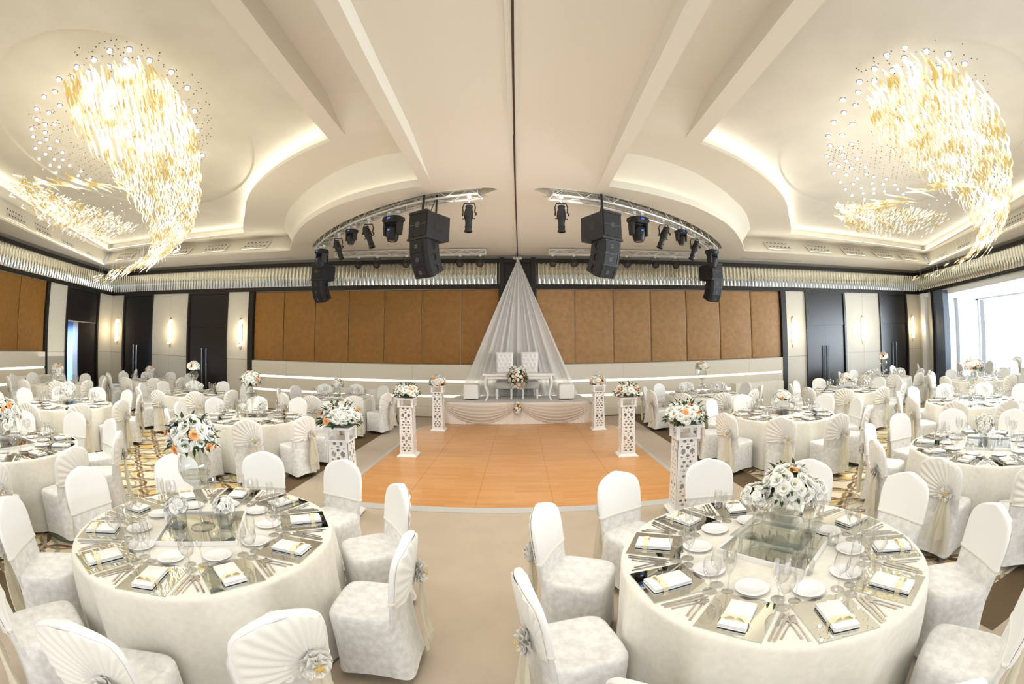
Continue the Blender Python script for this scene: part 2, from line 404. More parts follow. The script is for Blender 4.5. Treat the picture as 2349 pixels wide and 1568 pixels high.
# cream lower cladding with light strips, and plinth
def cladding(F,a,b,nm):
    mb=MB(); wbox(mb,F,a,b,0,.12,1.0,1.44); wbox(mb,F,a,b,0,.12,.575,.935); wbox(mb,F,a,b,0,.12,.0,.51); wbox(mb,F,a,b,0,.02,0,1.44)
    struct(mb,'trim_'+nm,CREAM)
    mb=MB(); wbox(mb,F,a,b,.06,.075,.94,.995); wbox(mb,F,a,b,.06,.075,.515,.57)
    o=mb.build('light_strip',STRIP,smooth=False); return o
for F,a,b,nm,lb in ((FB,-8.53,-.52,'9','pair of warm light strips along the wall under the brown panels'),(FB,.52,8.53,'10','pair of warm light strips along the wall under the tan panels'),(FL,4.14,15,'11','pair of warm light strips on the side wall by the half-open door')):
    tag(cladding(F,a,b,nm),lb,'light strip')
mb=MB()
for s in (-1,1):
    x0,x1=sorted((s*1.75,s*8.5)); wbox(mb,FB,x0,x1,.12,.60,.03,.26)
    for k in range(1,4): pass
struct(mb,'trim_12',CREAM)
mb=MB()
for s in (-1,1): x0,x1=sorted((s*1.75,s*8.5)); wbox(mb,FB,x0,x1,.12,.605,0,.035)
struct(mb,'baseboard_back',pbr('brown_base',(.2,.14,.07),.7))
# vertical joints in the cladding
mb=MB()
for s in (-1,1):
    for x in (3.05,5.3,7.2): wbox(mb,FB,s*x-.004,s*x+.004,.12,.1215,1.0,1.44)
struct(mb,'trim_13',pbr('joint_line',(.42,.38,.30),.7))

# pale wall panels between doors
def palep(F,a,b,mb,split=False):
    cols=[(a,b)] if not split else [(a,(a+b)/2-.003),((a+b)/2+.003,b)]
    for c in cols:
        wbox(mb,F,c[0],c[1],0,.045,0,1.44); wbox(mb,F,c[0],c[1],0,.045,1.452,3.62)
mb=MB()
palep(FB,-9.66,-8.73,mb); palep(FB,-13.5,-11.55,mb,True); palep(FB,-16.28,-15.35,mb)
palep(FB,8.73,9.6,mb); palep(FB,11.5,13.4,mb,True); palep(FB,15.15,16.08,mb)
palep(FL,.02,1.0,mb); palep(FL,3.02,4.0,mb); palep(FR,.02,1.04,mb)
struct(mb,'trim_14',PALE)
def door(F,a,b,n,open_=False):
    mb=MB(); wbox(mb,F,a,a+.09,0,.10,0,3.62); wbox(mb,F,b-.09,b,0,.10,0,3.62); wbox(mb,F,a+.09,b-.09,0,.10,3.56,3.62); wbox(mb,F,a+.09,b-.09,0,.06,2.50,3.54)
    wbox(mb,F,a+.09,b-.09,0,.035,3.54,3.56)
    if open_:
        w0=2.2; d=mb.build(f'door_{n}',DOORM,smooth=False); d['kind']='structure'; KIDS[d]=[]
        m=MB(); wbox(m,F,a+.09,2.2,0,.045,.01,2.46); lpart(m,'door_leaf',DARK,d,False)
        m=MB(); m.box(2.84,2.885,-.85,0,.01,2.44,F.M); lpart(m,'open_leaf',DARK,d,False)
        return
    wbox(mb,F,a+.09,b-.09,0,.06,2.46,2.50)
    d=mb.build(f'door_{n}',DOORM,smooth=False); d['kind']='structure'; KIDS[d]=[]
    c=(a+b)/2-.07*(1 if a<0 else 1)
    for q0,q1,sg in ((a+.09,c-.003,1),(c+.003,b-.09,-1)):
        m=MB(); wbox(m,F,q0,q1,0,.045,.01,2.455); lf=lpart(m,'door_leaf',DOORM,d,False)
        xh=(q1-.10) if sg==1 else (q0+.10)
        m=MB(); m.tube([F.pt(xh,.10,.38),F.pt(xh,.10,1.76)],.022,8); m.tube([F.pt(xh,.045,.5),F.pt(xh,.10,.5)],.012,6); m.tube([F.pt(xh,.045,1.62),F.pt(xh,.10,1.62)],.012,6)
        lpart(m,'door_handle',CHROME,lf)
door(FB,-11.55,-9.66,1); door(FB,-15.35,-13.5,2); door(FB,9.6,11.5,3); door(FB,13.4,15.15,4); door(FL,1.0,3.02,5,True)

# window bay on the right
mb=MB(); mb.box(15.7,20.2,11.4,11.6,0,3.6); mb.box(18.1,18.5,11.25,11.4,0,3.6); struct(mb,'wall_bay',pbr('bay_paint',(.80,.83,.86),.7))
mb=MB(); mb.box(12.0,20.3,-5,11.6,3.45,3.6)
# keep the bay ceiling outside the hall
mb=MB(); P=[FR.pt(1.7,-.25),FR.pt(17,-.25)]; loop=[(P[0].x,P[0].y),(P[1].x,P[1].y),(20.2,P[1].y),(20.2,11.6),(15.8,11.6)]
slab(mb,loop,3.45,3.6); struct(mb,'ceiling',pbr('bay_ceiling_paint',(.82,.84,.86),.7))
w=bpy.data.objects.new('window_1',None)
mb=MB()
for y in (11.3,5.6,-.5,-4.9): mb.box(20.0,20.1,y-.05,y+.05,0,3.45)
mb.box(20.0,20.1,-5,11.4,3.38,3.45); mb.box(20.0,20.1,-5,11.4,0,.12)
w=mb.build('window_1',pbr('window_frame_paint',(.7,.72,.75),.4),smooth=False); w['kind']='structure'; KIDS[w]=[]
lpart(MB().box(20.04,20.05,-5,11.3,.12,3.38),'window_pane',thin_glass('window_glass',(.97,.99,1),.5),w,False)

# ---------------------------------------------------------------- ceiling
zA,zE,zG=4.6,5.2,5.52
def mir(p,s): return [(q[0]*(-s),q[1]) for q in p]     # tables below are for the left (x<0); s=-1 keeps, s=1 mirrors
arcA=[(-1.56,6.5),(-2.21,6.69),(-2.98,7.02),(-3.57,7.36),(-4.37,7.98),(-4.9,8.5),(-5.4,9.1),(-5.95,9.85),(-6.5,10.68)]
arcE=[(-1.60,6.36),(-2.3,6.5),(-3.0,6.78),(-3.6,7.15),(-4.39,7.77),(-4.9,8.25),(-5.4,8.75),(-5.97,9.45),(-6.6,10.4)]
def dense(p,n=5):
    out=[]
    for i in range(len(p)-1):
        p0=p[max(i-1,0)];p1=p[i];p2=p[i+1];p3=p[min(i+2,len(p)-1)]
        for j in range(n):
            t=j/n; out.append(tuple(.5*((2*p1[c])+(-p0[c]+p2[c])*t+(2*p0[c]-5*p1[c]+4*p2[c]-p3[c])*t*t+(-p0[c]+3*p1[c]-3*p2[c]+p3[c])*t**3) for c in (0,1)))
    out.append(p[-1]); return out
arcA=dense(arcA); arcE=dense(arcE)
backA=[(-6.5,10.68),(-15.45,10.75)]; leftA=[(-15.45,10.75),(-12.5,5.0),(-11.2,1.5),(-11.2,-5)]
backE=[(-6.55,11.26),(-16.0,11.36)]; leftE=[(-16.0,11.36),(-12.95,5.0),(-11.6,1.5),(-11.6,-5)]
tray=[(-2.98,-5),(-3.0,5.82)]+dense([(-3.0,5.82),(-3.82,6.2),(-4.72,6.75),(-5.63,7.46),(-6.41,8.25),(-7.05,9.08),(-7.75,9.95),(-8.35,10.84)])[1:]+[(-15.75,11.1),(-12.15,4.7),(-11.0,1.5),(-11.0,-5)]
for s in (-1,1):
    sd='left' if s<0 else 'right'
    HA=mir([(-1.56,-5)]+arcA+backA[1:]+leftA[1:],s)
    mbA=MB(); X=17.6*s
    slot_mid=dense([(-.45,6.87),(-.60,6.88),(-1.60,7.16),(-2.87,7.92),(-3.91,8.75),(-4.72,9.58),(-5.28,10.28),(-5.5,10.65)],3)
    def offp(p,d):
        out=[]
        for i,q in enumerate(p):
            a=Vector(p[max(i-1,0)]); b=Vector(p[min(i+1,len(p)-1)]); t_=(b-a).normalized(); out.append((q[0]-t_.y*d,q[1]+t_.x*d))
        return out
    SLT=mir(offp(slot_mid,.21)+offp(slot_mid,-.19)[::-1],s)
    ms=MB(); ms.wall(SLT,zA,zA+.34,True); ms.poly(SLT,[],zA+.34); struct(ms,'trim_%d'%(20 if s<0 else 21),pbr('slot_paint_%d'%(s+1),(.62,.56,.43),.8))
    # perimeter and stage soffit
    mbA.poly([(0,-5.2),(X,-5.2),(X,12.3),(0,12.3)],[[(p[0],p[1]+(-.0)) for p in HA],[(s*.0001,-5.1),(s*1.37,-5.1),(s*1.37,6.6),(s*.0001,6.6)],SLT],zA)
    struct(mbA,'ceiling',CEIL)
    # lips and risers
    mb=MB(); A=mir(arcA,s); E=mir(arcE,s)
    mb.wall(A,zA,zA+.13); 
    Ain=[(p[0]+s*.0,p[1]+.0) for p in A]
    Abk=mir([(p[0]+.02,p[1]+.25) for p in arcA],s)
    mb.skirt(A,zA+.13,Abk,zA+.13); mb.skirt(Abk,zA+.13,Abk,zA+.16); mb.skirt(Abk,zA+.16,E,zE)
    BA=mir(backA,s); BE=mir(backE,s); LA=mir(leftA,s); LE=mir(leftE,s)
    mb.skirt(BA,zA,BA,zA+.05); mb.skirt(LA,zA,LA,zA+.05)
    BA2=mir([(p[0],p[1]+.12) for p in backA],s); 
    mb.skirt(BA,zA+.05,BA2,zA+.05); mb.skirt(BA2,zA+.05,BE,zE)
    LA2=mir([(p[0]-.1,p[1]+.05) for p in leftA],s)
    mb.skirt(LA,zA+.05,LA2,zA+.05); mb.skirt(LA2,zA+.05,LE,zE)
    bx=mir([(-1.56,-5),(-1.56,6.5)],s); mb.wall(bx,zA,zE+.3)
    o=mb.build('trim_%d'%(22 if s<0 else 23),CEILW,angle=50); o['kind']='structure'
    # mid level with tray and recess strip
    mb=MB(); Eo=mir([(-1.5,-5.1)]+arcE+backE+leftE[1:],s)
    T=mir(tray,s); D=mir([(-2.68,-4.95),(-1.62,-4.95),(-1.62,5.75),(-2.68,5.75)],s)
    Tc=[(p[0],max(p[1],-4.95)) for p in T]
    mb.poly([(p[0]+s*.0,p[1]) for p in Eo],[Tc,D],zE)
    mb.wall(D[:1]+[D[3]],zE,zE+.3); mb.wall(D[1:3],zE,zE+.3)
    D2=mir([(-2.68,-5),(-1.62,-5),(-1.62,4.6),(-2.68,4.6)],s)
    mb.add([(D2[0][0],-5,zE+.28),(D2[1][0],-5,zE+.28),(D2[2][0],4.6,zE+.28),(D2[3][0],4.6,zE+.28)],[(0,1,2,3)])
    prev=None
    for i in range(9):
        t=i/8; y=4.6+1.15*t; z=zE+.28*(cos(PI*t)*.5+.5)
        if prev: mb.add([(D[0][0],prev[0],prev[1]),(D[1][0],prev[0],prev[1]),(D[1][0],y,z),(D[0][0],y,z)],[(0,1,2,3)])
        prev=(y,z)
    o=mb.build('ceiling',CEIL,angle=30); o['kind']='structure'
    # tray lip, cove and top
    mb=MB(); cx,cy=-7.0*(-s),5.0
    def grow(p,d):
        out=[]; n=len(p)
        for i,q in enumerate(p):
            a=Vector(p[max(i-1,0)]); b=Vector(p[min(i+1,n-1)]); t=(b-a).normalized(); nn=Vector((t.y,-t.x))
            if (Vector(q)+nn-Vector((cx,cy))).length<(Vector(q)-Vector((cx,cy))).length: nn=-nn
            out.append((q[0]+nn.x*d,q[1]+nn.y*d))
        return out
    # explicit outer cove loop
    tray2=[(-2.75,-5),(-2.78,6.12)]+[(p[0]+.10,p[1]+.27) for p in tray[3:-4]]+[(-8.2,11.15),(-16.0,11.42),(-12.45,4.75),(-11.3,1.5),(-11.3,-5)]
    T2=mir(tray2,s)
    mb.wall(T,zE,zE+.07)
    TT=T[:]; 
    mb.poly([(p[0],p[1]) for p in T2],[[(p[0],max(p[1],-4.99)) for p in T]],zE+.07)
    mb.wall(T2,zE+.07,zG)
    o=mb.build('trim_%d'%(24 if s<0 else 25),CEILW,angle=50); o['kind']='structure'
    mb=MB(); med=[( (-7.9)+3.45*cos(a)*1.0+ .9*sin(a)*0, 6.0+0) for a in [0]]
    M=[]
    for i in range(64):
        a=2*PI*i/64; M.append((-7.55*(-s)+3.05*cos(a)*(1)+s*1.0*sin(a),5.35+3.35*sin(a)))
    mb.poly([(p[0],p[1]) for p in T2],[M],zG); mb.wall(M,zG,zG+.05,True); mb.poly(M,[],zG+.05)
    struct(mb,'ceiling',pbr('tray_paint_'+sd,(.70,.66,.56) if s<0 else (.70,.67,.60),.7,var=(1.1,.07)))
    # cove light tape, lying in the channel behind the lip
    mb=MB(); a=grow(T,.05); b=grow(T,.10)
    for i in range(len(T)-1):
        if i in (0,): continue
        mb.add([(a[i][0],a[i][1],zE+.085),(a[i+1][0],a[i+1][1],zE+.085),(b[i+1][0],b[i+1][1],zE+.085),(b[i][0],b[i][1],zE+.085)],[(0,1,2,3)])
    o=mb.build('cove_light',COVE,smooth=False); tag(o,'glowing cove light around the '+('ceiling tray away from the windows' if s<0 else 'ceiling tray nearer the windows'),'cove light')
    mb=MB(); A1=mir([(p[0]+.01,p[1]+.10) for p in arcA],s); A2=mir([(p[0]+.01,p[1]+.15) for p in arcA],s)
    mb.skirt(A1,zA+.14,A2,zA+.14); o=mb.build('cove_light',emit('cove_soft_'+sd,(1,.92,.74),3.0),smooth=False); tag(o,'soft cove light along the curved step above the stage, '+('over the darker panels' if s<0 else 'over the lighter panels'),'cove light')
    mb=MB(); B1=mir([(-6.7,10.72),(-15.45,10.79),(-12.55,5.0),(-11.25,1.5),(-11.25,-5)],s); B2=mir([(-6.7,10.77),(-15.55,10.84),(-12.6,5.0),(-11.3,1.5),(-11.3,-5)],s)
    mb.skirt(B1,zA+.055,B2,zA+.055); o=mb.build('cove_light',emit('cove_low_'+sd,(1,.93,.78),9.0),smooth=False); tag(o,'cove light under the vent riser, '+('inner half of the hall' if s<0 else 'window half of the hall'),'cove light')
    if s<0: VENTM={}
    # vents on the sloped riser
    def vent(c,t,nrm,up,lab):
        v=thing('ceiling_vent',lab,'ceiling vent',c,0,'round-nozzle vents on the ceiling riser')
        Mx=Matrix([[t.x,nrm.x,up.x,0],[t.y,nrm.y,up.y,0],[t.z,nrm.z,up.z,0],[0,0,0,1]])
        lpart(MB().box(-.46,.46,-.012,.006,-.20,.20).xf(Mx),'vent_plate',PLASTW,v,False)
        RM=Mx@Matrix.Rotation(-PI/2,4,'X')
        for i in range(6):
            for j in range(2):
                T_=Mx@Matrix.Translation(((i-2.5)*.145,0,(j-.5)*.2))@Matrix.Rotation(-PI/2,4,'X')
                key='noz'
                if key not in VENTM: VENTM[key]=(MB().lathe([(.05,.006),(.052,.02),(.03,.024)],10).mesh('nozzle_ring',PLASTW),MB().lathe([(.03,.0235),(.0,.0235)],10).mesh('nozzle_opening',HOLE))
                a=bpy.data.objects.new('nozzle_ring',VENTM[key][0]); COL.objects.link(a); a.parent=v; a.matrix_local=T_
                b=bpy.data.objects.new('nozzle_opening',VENTM[key][1]); COL.objects.link(b); b.parent=a
    up=Vector((0,.58,.57)).normalized(); 
    for i,x in enumerate((7.92,9.57,11.2,12.8,14.3)):
        vent((s*x,10.96,4.895),Vector((1,0,0)),Vector((0,-up.z,up.y)),up,f'white ceiling vent with twelve round nozzles, {ORD(i)} from the stage '+('on the inner side' if s<0 else 'on the window side'))
    for i,y in enumerate((9.9,8.4,7.0,5.7)):
        x=15.45-2.95*(10.75-y)/5.75+.25
        t=Vector((s*.459,.888,0)).normalized(); h=Vector((s*.888,-.459,0)).normalized(); u=h*.62+Vector((0,0,.78)); n_=h*-.78+Vector((0,0,.62))
        vent((s*x,y,4.90),t,n_,u,f'ceiling vent with round nozzles, {ORD(i)} from the corner over the '+('half-open door' if s<0 else 'window opening'))
RY=[(4.6+2.0*i/14, zA+.2*(cos(PI*i/14)*.5+.5)) for i in range(15)]
prof=[(-5,4.8)]+RY
mb=MB(); vs=[]
for y,z in prof: vs+=[(-1.37,y,z),(1.37,y,z)]
mb.add(vs,[(2*i,2*i+1,2*i+3,2*i+2) for i in range(len(prof)-1)]); o=mb.build('ceiling',CEIL,angle=60); o['kind']='structure'
mb=MB()
for x in (-1.37,1.37):
    vs=[]
    for y,z in prof: vs+=[(x,y,zA),(x,y,z)]
    mb.add(vs,[(2*i,2*i+2,2*i+3,2*i+1) for i in range(len(prof)-1)])
struct(mb,'trim_15',CEILW)
mb=MB(); mb.box(-17.6,17.6,-5,12.3,5.9,6.0); struct(mb,'ceiling',CEIL)
mb=MB(); mb.box(-.012,.012,-5,4.8,4.785,4.80); mb.box(-.012,.012,4.8,11.9,4.59,4.6)
for i in range(14):
    (y0,z0),(y1,z1)=RY[i],RY[i+1]; mb.add([(-.012,y0,z0-.012),(.012,y0,z0-.012),(.012,y1,z1-.012),(-.012,y1,z1-.012)],[(0,1,2,3)])
struct(mb,'trim_16',pbr('track_dark',(.06,.03,.02),.5))
mb=MB(); mb.box(-.075,-.012,-5,4.6,4.790,4.80); mb.box(.012,.075,-5,4.6,4.790,4.80); struct(mb,'trim_17',pbr('track_panel',(.72,.68,.60),.6))
for s in (-1,1):
    mb=MB()
    x0,x1=sorted((s*6.9,s*9.3)); mb.box(x0,x1,11.55,11.7,4.594,4.6); struct(mb,'trim_%d'%(18 if s<0 else 19),pbr('slot_grille',(.55,.53,.47),.6))
# ---------------------------------------------------------------- chairs
OUTL=[(.44,.205),(.52,.208),(.60,.213),(.68,.217),(.75,.218),(.80,.213),(.84,.200),(.87,.178),(.892,.148),(.908,.112),(.92,.070),(.928,.03)]
def hw(z):
    for (a,b),(c,d) in zip(OUTL[:-1],OUTL[1:]):
        if z<=c: return b+(d-b)*max(0,(z-a))/(c-a)
    return OUTL[-1][1]
def by(z): return -.205-(z-.44)*.15
def back_ring(z,n=40,g=0.0,th=.024,pleat=None):
    w=hw(z)+g; t=th+g; out=[]
    for i in range(n):
        a=2*PI*i/n; c,s=cos(a),sin(a)
        x=w*math.copysign(abs(c)**.55,c); y=t*math.copysign(abs(s)**.7,s)
        p=Vector((x,by(z)+y+.55*x*x,z))
        if pleat and s<-.05: p.y-=pleat(x,z)
        out.append(p)
    return out
def seat_ring(z,hx,y0,y1,n=40,hem=None,flare=0,p=.42):
    out=[]; cy=(y0+y1)/2; hy=(y1-y0)/2
    for i in range(n):
        a=2*PI*i/n; c,s=cos(a),sin(a)
        sx=math.copysign(abs(c)**p,c); sy=math.copysign(abs(s)**p,s); cr=(abs(sx)*abs(sy))**3
        x=sx*(hx+flare*cr); y=cy+sy*(hy+flare*cr)
        out.append(Vector((x,y,z if hem is None else z+hem*(1-cr))))
    return out
def knot_pleat(x,z):
    kx,kz=.11,.635
    a=math.atan2(z-kz,x-kx); d=math.hypot(x-kx,z-kz)
    return (.004+.008*min(1,d/.12))*(.5+.5*sin(30*a))+.001
def make_chair():
    t=tmpl('banquet_chair')
    m=MB(); r=[seat_ring(.478,.15,-.15,.14),seat_ring(.486,.185,-.19,.172),seat_ring(.478,.208,-.215,.195),seat_ring(.455,.215,-.225,.205),seat_ring(.40,.214,-.228,.205),
       seat_ring(.28,.207,-.236,.199,flare=.006),seat_ring(.14,.207,-.250,.201,flare=.012),seat_ring(.012,.209,-.268,.204,hem=.06,flare=.02)]
    m.loft(r,True,True,False); part(m,'seat_cover',VELVET,t,angle=60)
    m=MB(); m.loft([back_ring(z) for z in (.40,.48,.56,.63)],True,False,True); part(m,'lower_back_cover',VELVET,t,angle=60)
    zs=[.60,.62,.645,.67,.70,.73,.76,.79,.815,.84,.858,.874,.888,.90,.91,.92,.926,.930]
    m=MB(); m.loft([back_ring(z,48,.005) for z in zs],True,False,True)
    hd=part(m,'back_cover',HOOD,t,angle=70)
    m=MB(); m.loft([back_ring(z,40,g) for z,g in ((.592,.004),(.595,.009),(.612,.009),(.615,.004))],True,False,False); part(m,'hem_band',FAN,hd,angle=70)
    def fan(u,v):
        z=.575+(.918-.575)*v; w=hw(z)*.965*(1-.25*max(0,v-.85)/.15); x=(u-.5)*2*w
        q=abs(x)/max(.01,hw(z)); y=by(z)+.55*x*x-.024*max(0,1-q**3.3)**.35-.008
        e=min(1,(1-abs(2*u-1))*9)*min(1,(1-v)*8+.2)
        d=math.hypot(x-.11,z-.635)
        return (x,y-knot_pleat(x,z)*e-.012*max(0,1-d/.10),z)
    m=MB(); m.grid(fan,60,34); part(m,'pleated_sash',FAN,t,angle=80)
    # sash tails hanging from the knot at the rear
    K=Vector((.11,-.275,.64))
    sh=tmpl('s'); KIDS.pop(sh); bpy.data.objects.remove(sh)
    def tail(x0,x1,zb,w,ph,dy):
        def fn(u,v):
            ww=.02+(w-.02)*min(1,v*1.6)**.8; z=K.z-(K.z-zb)*v; x=x0+(x1-x0)*v+(u-.5)*2*ww
            y=K.y-.012-dy*v-.018*sin(u*PI*3.2+ph)*min(1,v*2)-.01*sin(v*5+ph)-.02*v
            return (x,y,z+.03*v*(u-.5))
        return fn
    m=MB(); m.grid(tail(.11,.13,.10,.085,0,.0),12,12); sa=part(m,'sash_tail',ORGZ,t,angle=80)
    m=MB(); m.grid(tail(.10,.07,.22,.07,1.7,.02),12,12); part(m,'sash_tail',ORGZ,t,angle=80)
    # rosette of gathered chiffon
    m=MB()
    for j,(rr,dp,n) in enumerate(((.078,.0,10),(.062,.018,8),(.042,.034,6))):
        for k in range(n):
            a=2*PI*k/n+j*.5+random.uniform(-.2,.2)
            def fn(u,v,a=a,rr=rr,dp=dp):
                aa=a+(u-.5)*1.1*(.5+.5*v); q=rr*v; return (K.x+q*cos(aa),K.y-.012-dp-.02*v*v+.012*sin(u*PI)*v-.006*sin(u*9),K.z+q*sin(aa))
            m.grid(fn,4,3)
    ro=part(m,'rosette',ORGZ if False else FAN,t,angle=80)
    m=MB(); c=Vector((K.x,K.y-.062,K.z)); vs=[c+Vector((0,-.008,0))]
    for k in range(10):
        a=2*PI*k/10+PI/2; q=.042 if k%2==0 else .012; vs.append(c+Vector((q*cos(a),0,q*sin(a))))
    m.add(vs,[(0,1+k,1+(k+1)%10) for k in range(10)]+[tuple(range(10,0,-1))]); part(m,'starfish',STARM,ro,False)
    return t
CHAIR=make_chair()

# ---------------------------------------------------------------- tables
def make_round_table(seed,droop=.0):
    random.seed(seed); ph=[random.uniform(0,6.28) for _ in range(4)]
    t=tmpl('round_banquet_table')
    m=MB(); m.lathe([(0,.73),(.835,.73),(.84,.715),(.84,.70),(0,.70)],40); part(m,'tabletop',WHITEP,t)
    for k in range(4):
        a=PI/4+k*PI/2; m=MB(); m.tube([(.50*cos(a),.50*sin(a),.70),(.60*cos(a),.60*sin(a),0)],.018,8); part(m,'leg',ALU,t)
    c=tmpl('tablecloth'); n=168; rings=[]
    def fold(a): return .5*sin(9*a+ph[0])+.3*sin(14*a+ph[1])+.25*sin(23*a+ph[2])
    for i,(r,z,w) in enumerate(((.02,.745,0),(.6,.7455,0),(.86,.746,0),(.882,.744,0),(.893,.736,.0),(.897,.72,.08),(.899,.68,.3),(.902,.58,.6),(.905,.45,.8),(.908,.3,.9),(.912,.15,1),(.916,.02,1.05))):
        ring=[]
        for k in range(n):
            a=2*PI*k/n; rr=r+w*.046*fold(a); ring.append(Vector((rr*cos(a),rr*sin(a),z)))
        rings.append(ring)
    m=MB(); m.loft(rings,True,True,False)
    cl=m.mesh('tablecloth',CLOTH,True,60)
    return t,cl
# ---------------------------------------------------------------- tableware
def cut(profile,th=.0022):
    rings=[]
    for x,w,z in profile: rings.append([Vector((x,-w/2,z)),Vector((x,w/2,z)),Vector((x,w/2*.8,z+th)),Vector((x,-w/2*.8,z+th))])
    return MB().loft(rings)
def single(name,mb,mat,**k): o=mb.build(name,mat,link=False,**k); KIDS[o]=[]; return o
# length along +x is away from the sitter's edge: handle at +x (outer), working end inner
def mk_fork():
    m=cut([(.10,.016,0),(.08,.013,.001),(.02,.006,.003),(-.03,.006,.004),(-.045,.022,.002),(-.06,.024,.001)])
    for k in range(4): y=-.0095+k*.0063; m.box(-.10,-.058,y-.0018,y+.0018,.001,.0032)
    return single('fork',m,SILV)
FORK=mk_fork()
KNIFE=single('knife',cut([(.115,.012,0),(.10,.017,.0),(.02,.012,.001),(0,.009,.002),(-.01,.019,.001),(-.09,.017,.001),(-.118,.003,.001)],.0035),SILV)
BKNIFE=single('butter_knife',cut([(.085,.010,0),(.07,.014,0),(.0,.008,.001),(-.01,.016,.001),(-.07,.016,.001),(-.085,.003,.001)],.003),SILV)
SPOON=single('spoon',cut([(.095,.014,0),(.08,.012,.0),(.0,.006,.002),(-.035,.006,.003),(-.05,.026,.001),(-.07,.034,.0),(-.09,.028,.001),(-.10,.008,.003)]),SILV)
def mk_glass(name,prof,n=18): return single(name,MB().lathe(prof,n,cap0=True),GLASS,angle=50)
WINE=mk_glass('wine_glass',[(.036,0),(.034,.003),(.006,.006),(.004,.02),(.004,.085),(.008,.093),(.030,.110),(.041,.135),(.042,.155),(.037,.185),(.033,.205)])
GOBL=mk_glass('water_goblet',[(.038,0),(.036,.003),(.007,.006),(.0045,.02),(.0045,.075),(.009,.082),(.036,.105),(.046,.135),(.046,.155),(.041,.185)])
FLUTE=mk_glass('champagne_flute',[(.032,0),(.030,.003),(.005,.006),(.0035,.02),(.0035,.095),(.007,.104),(.020,.125),(.026,.16),(.026,.20),(.023,.235)],14)
PLATE=single('bread_plate',MB().lathe([(0,.003),(.05,.003),(.056,.006),(.085,.013),(.088,.016),(.085,.017),(.056,.010),(.050,.007),(0,.007)],36),CHINA,angle=35)
def mk_mat():
    t=tmpl('mirror_placemat'); m=MB(); m.box(-.155,.155,-.15,.15,0,.003); part(m,'mirror',MIRROR,t,False)
    m=MB()
    for a in ((-.158,-.155,-.153,.153),(.155,.158,-.153,.153)): m.box(a[0],a[1],a[2],a[3],0,.0028)
    for a in ((-.158,.158,-.153,-.15),(-.158,.158,.15,.153)): m.box(a[0],a[1],a[2],a[3],0,.0028)
    part(m,'bevelled_edge',pbr('green_glass_edge',(.45,.50,.44),.2),t,False); return t
MAT=mk_mat()
def mk_napkin():
    t=tmpl('folded_napkin')
    def sheet(m,x0,x1,y0,y1,z):
        rings=[]
        for o_,zz in ((.004,z),(0,z+.0025),(0,z+.005),(.004,z+.0075)):
            rings.append([Vector((x0+o_,y0+o_,zz)),Vector((x1-o_,y0+o_,zz)),Vector((x1-o_,y1-o_,zz)),Vector((x0+o_,y1-o_,zz))])
        m.loft(rings)
    m=MB(); sheet(m,-.105,.108,-.062,.064,.0); sheet(m,-.103,.105,-.064,.062,.0072); sheet(m,-.106,.104,-.062,.062,.0144); part(m,'napkin_cloth',NAPK,t)
    m=MB(); 
    m.loft([[Vector((.035,y,z)),Vector((.062,y,z)),Vector((.062,y,z+.0015)),Vector((.035,y,z+.0015))] for y,z in ((-.067,.0),(-.0675,.012),(-.064,.0225),(0,.0235),(.064,.0225),(.0675,.012),(.067,0))])
    for sg in (-1,1):
        def fn(u,v,sg=sg): return (.048+(u-.5)*(.012+.03*v),sg*v*.048,.025+.014*sin(PI*min(1,v*1.05))+.002*sin(u*8))
        m.grid(fn,4,5)
    m.lathe([(.008,.024),(.009,.03),(.005,.036),(0,.037)],8,(.048,0,0)); part(m,'gold_ribbon',RIB,t); return t
NAP=mk_napkin()
def mk_candle():
    t=tmpl('candle_holder'); m=MB(); m.lathe([(.03,0),(.033,.006),(.036,.05),(.033,.07)],14,cap0=True); part(m,'glass_cup',GLASSV,t)
    m=MB(); m.lathe([(0,.028),(.004,.031),(.005,.036),(.0,.050)],8); part(m,'lit_tealight',CANDLE,t); return t
CANDLEH=mk_candle()
def mk_shaker():
    t=tmpl('salt_shaker'); m=MB(); m.lathe([(.019,0),(.020,.01),(.014,.06),(.015,.066)],12,cap0=True,cap1=True); part(m,'ceramic_body',CHINA,t)
    m=MB(); m.lathe([(.0155,.066),(.015,.078),(.008,.086),(0,.087)],12); part(m,'steel_cap',SPOUT,t); return t
SHAKER=mk_shaker()

# ---------------------------------------------------------------- flowers
def bloom_mb(m,c,ax,r,seed):
    rnd=random.Random(seed); ax=ax.normalized(); q=ax.to_track_quat('Z','Y')
    for j,(rr,h,n,op) in enumerate(((1.0,.28,6,1.0),(.78,.50,5,.55),(.48,.62,4,.25))):
        for k in range(n):
            a=2*PI*k/n+j*.6+rnd.uniform(-.15,.15); w=2*PI/n*.62; ru=rnd.uniform(.85,1.12)
            def fn(u,v):
                aa=a+(u-.5)*2*w*(.45+.55*v)*1.05; rad=r*rr*ru*(v**.75)*(1-.12*abs(u-.5)*2*v)
                z=r*(h*v**.7-(.20*op)*v**4+.05*sin(u*7+k)*v)
                p=Vector((rad*cos(aa),rad*sin(aa),z)); return c+q@p
            m.grid(fn,3,3)
def bloom(name,mat,seed,r=1.0):
    m=MB(); bloom_mb(m,Vector((0,0,0)),Vector((0,0,1)),r,seed); o=single(name,m,mat,angle=80)
    m=MB(); m.lathe([(.0,.18),(.10,.2),(.12,.34),(.0,.42)],7); part(m,'flower_centre',YELC if mat is PETAL else ORANGE,o); return o
WB=[bloom('white_flower',PETAL,s) for s in range(3)]; OB=[bloom('orange_rose',ORANGE,s+9) for s in range(2)]
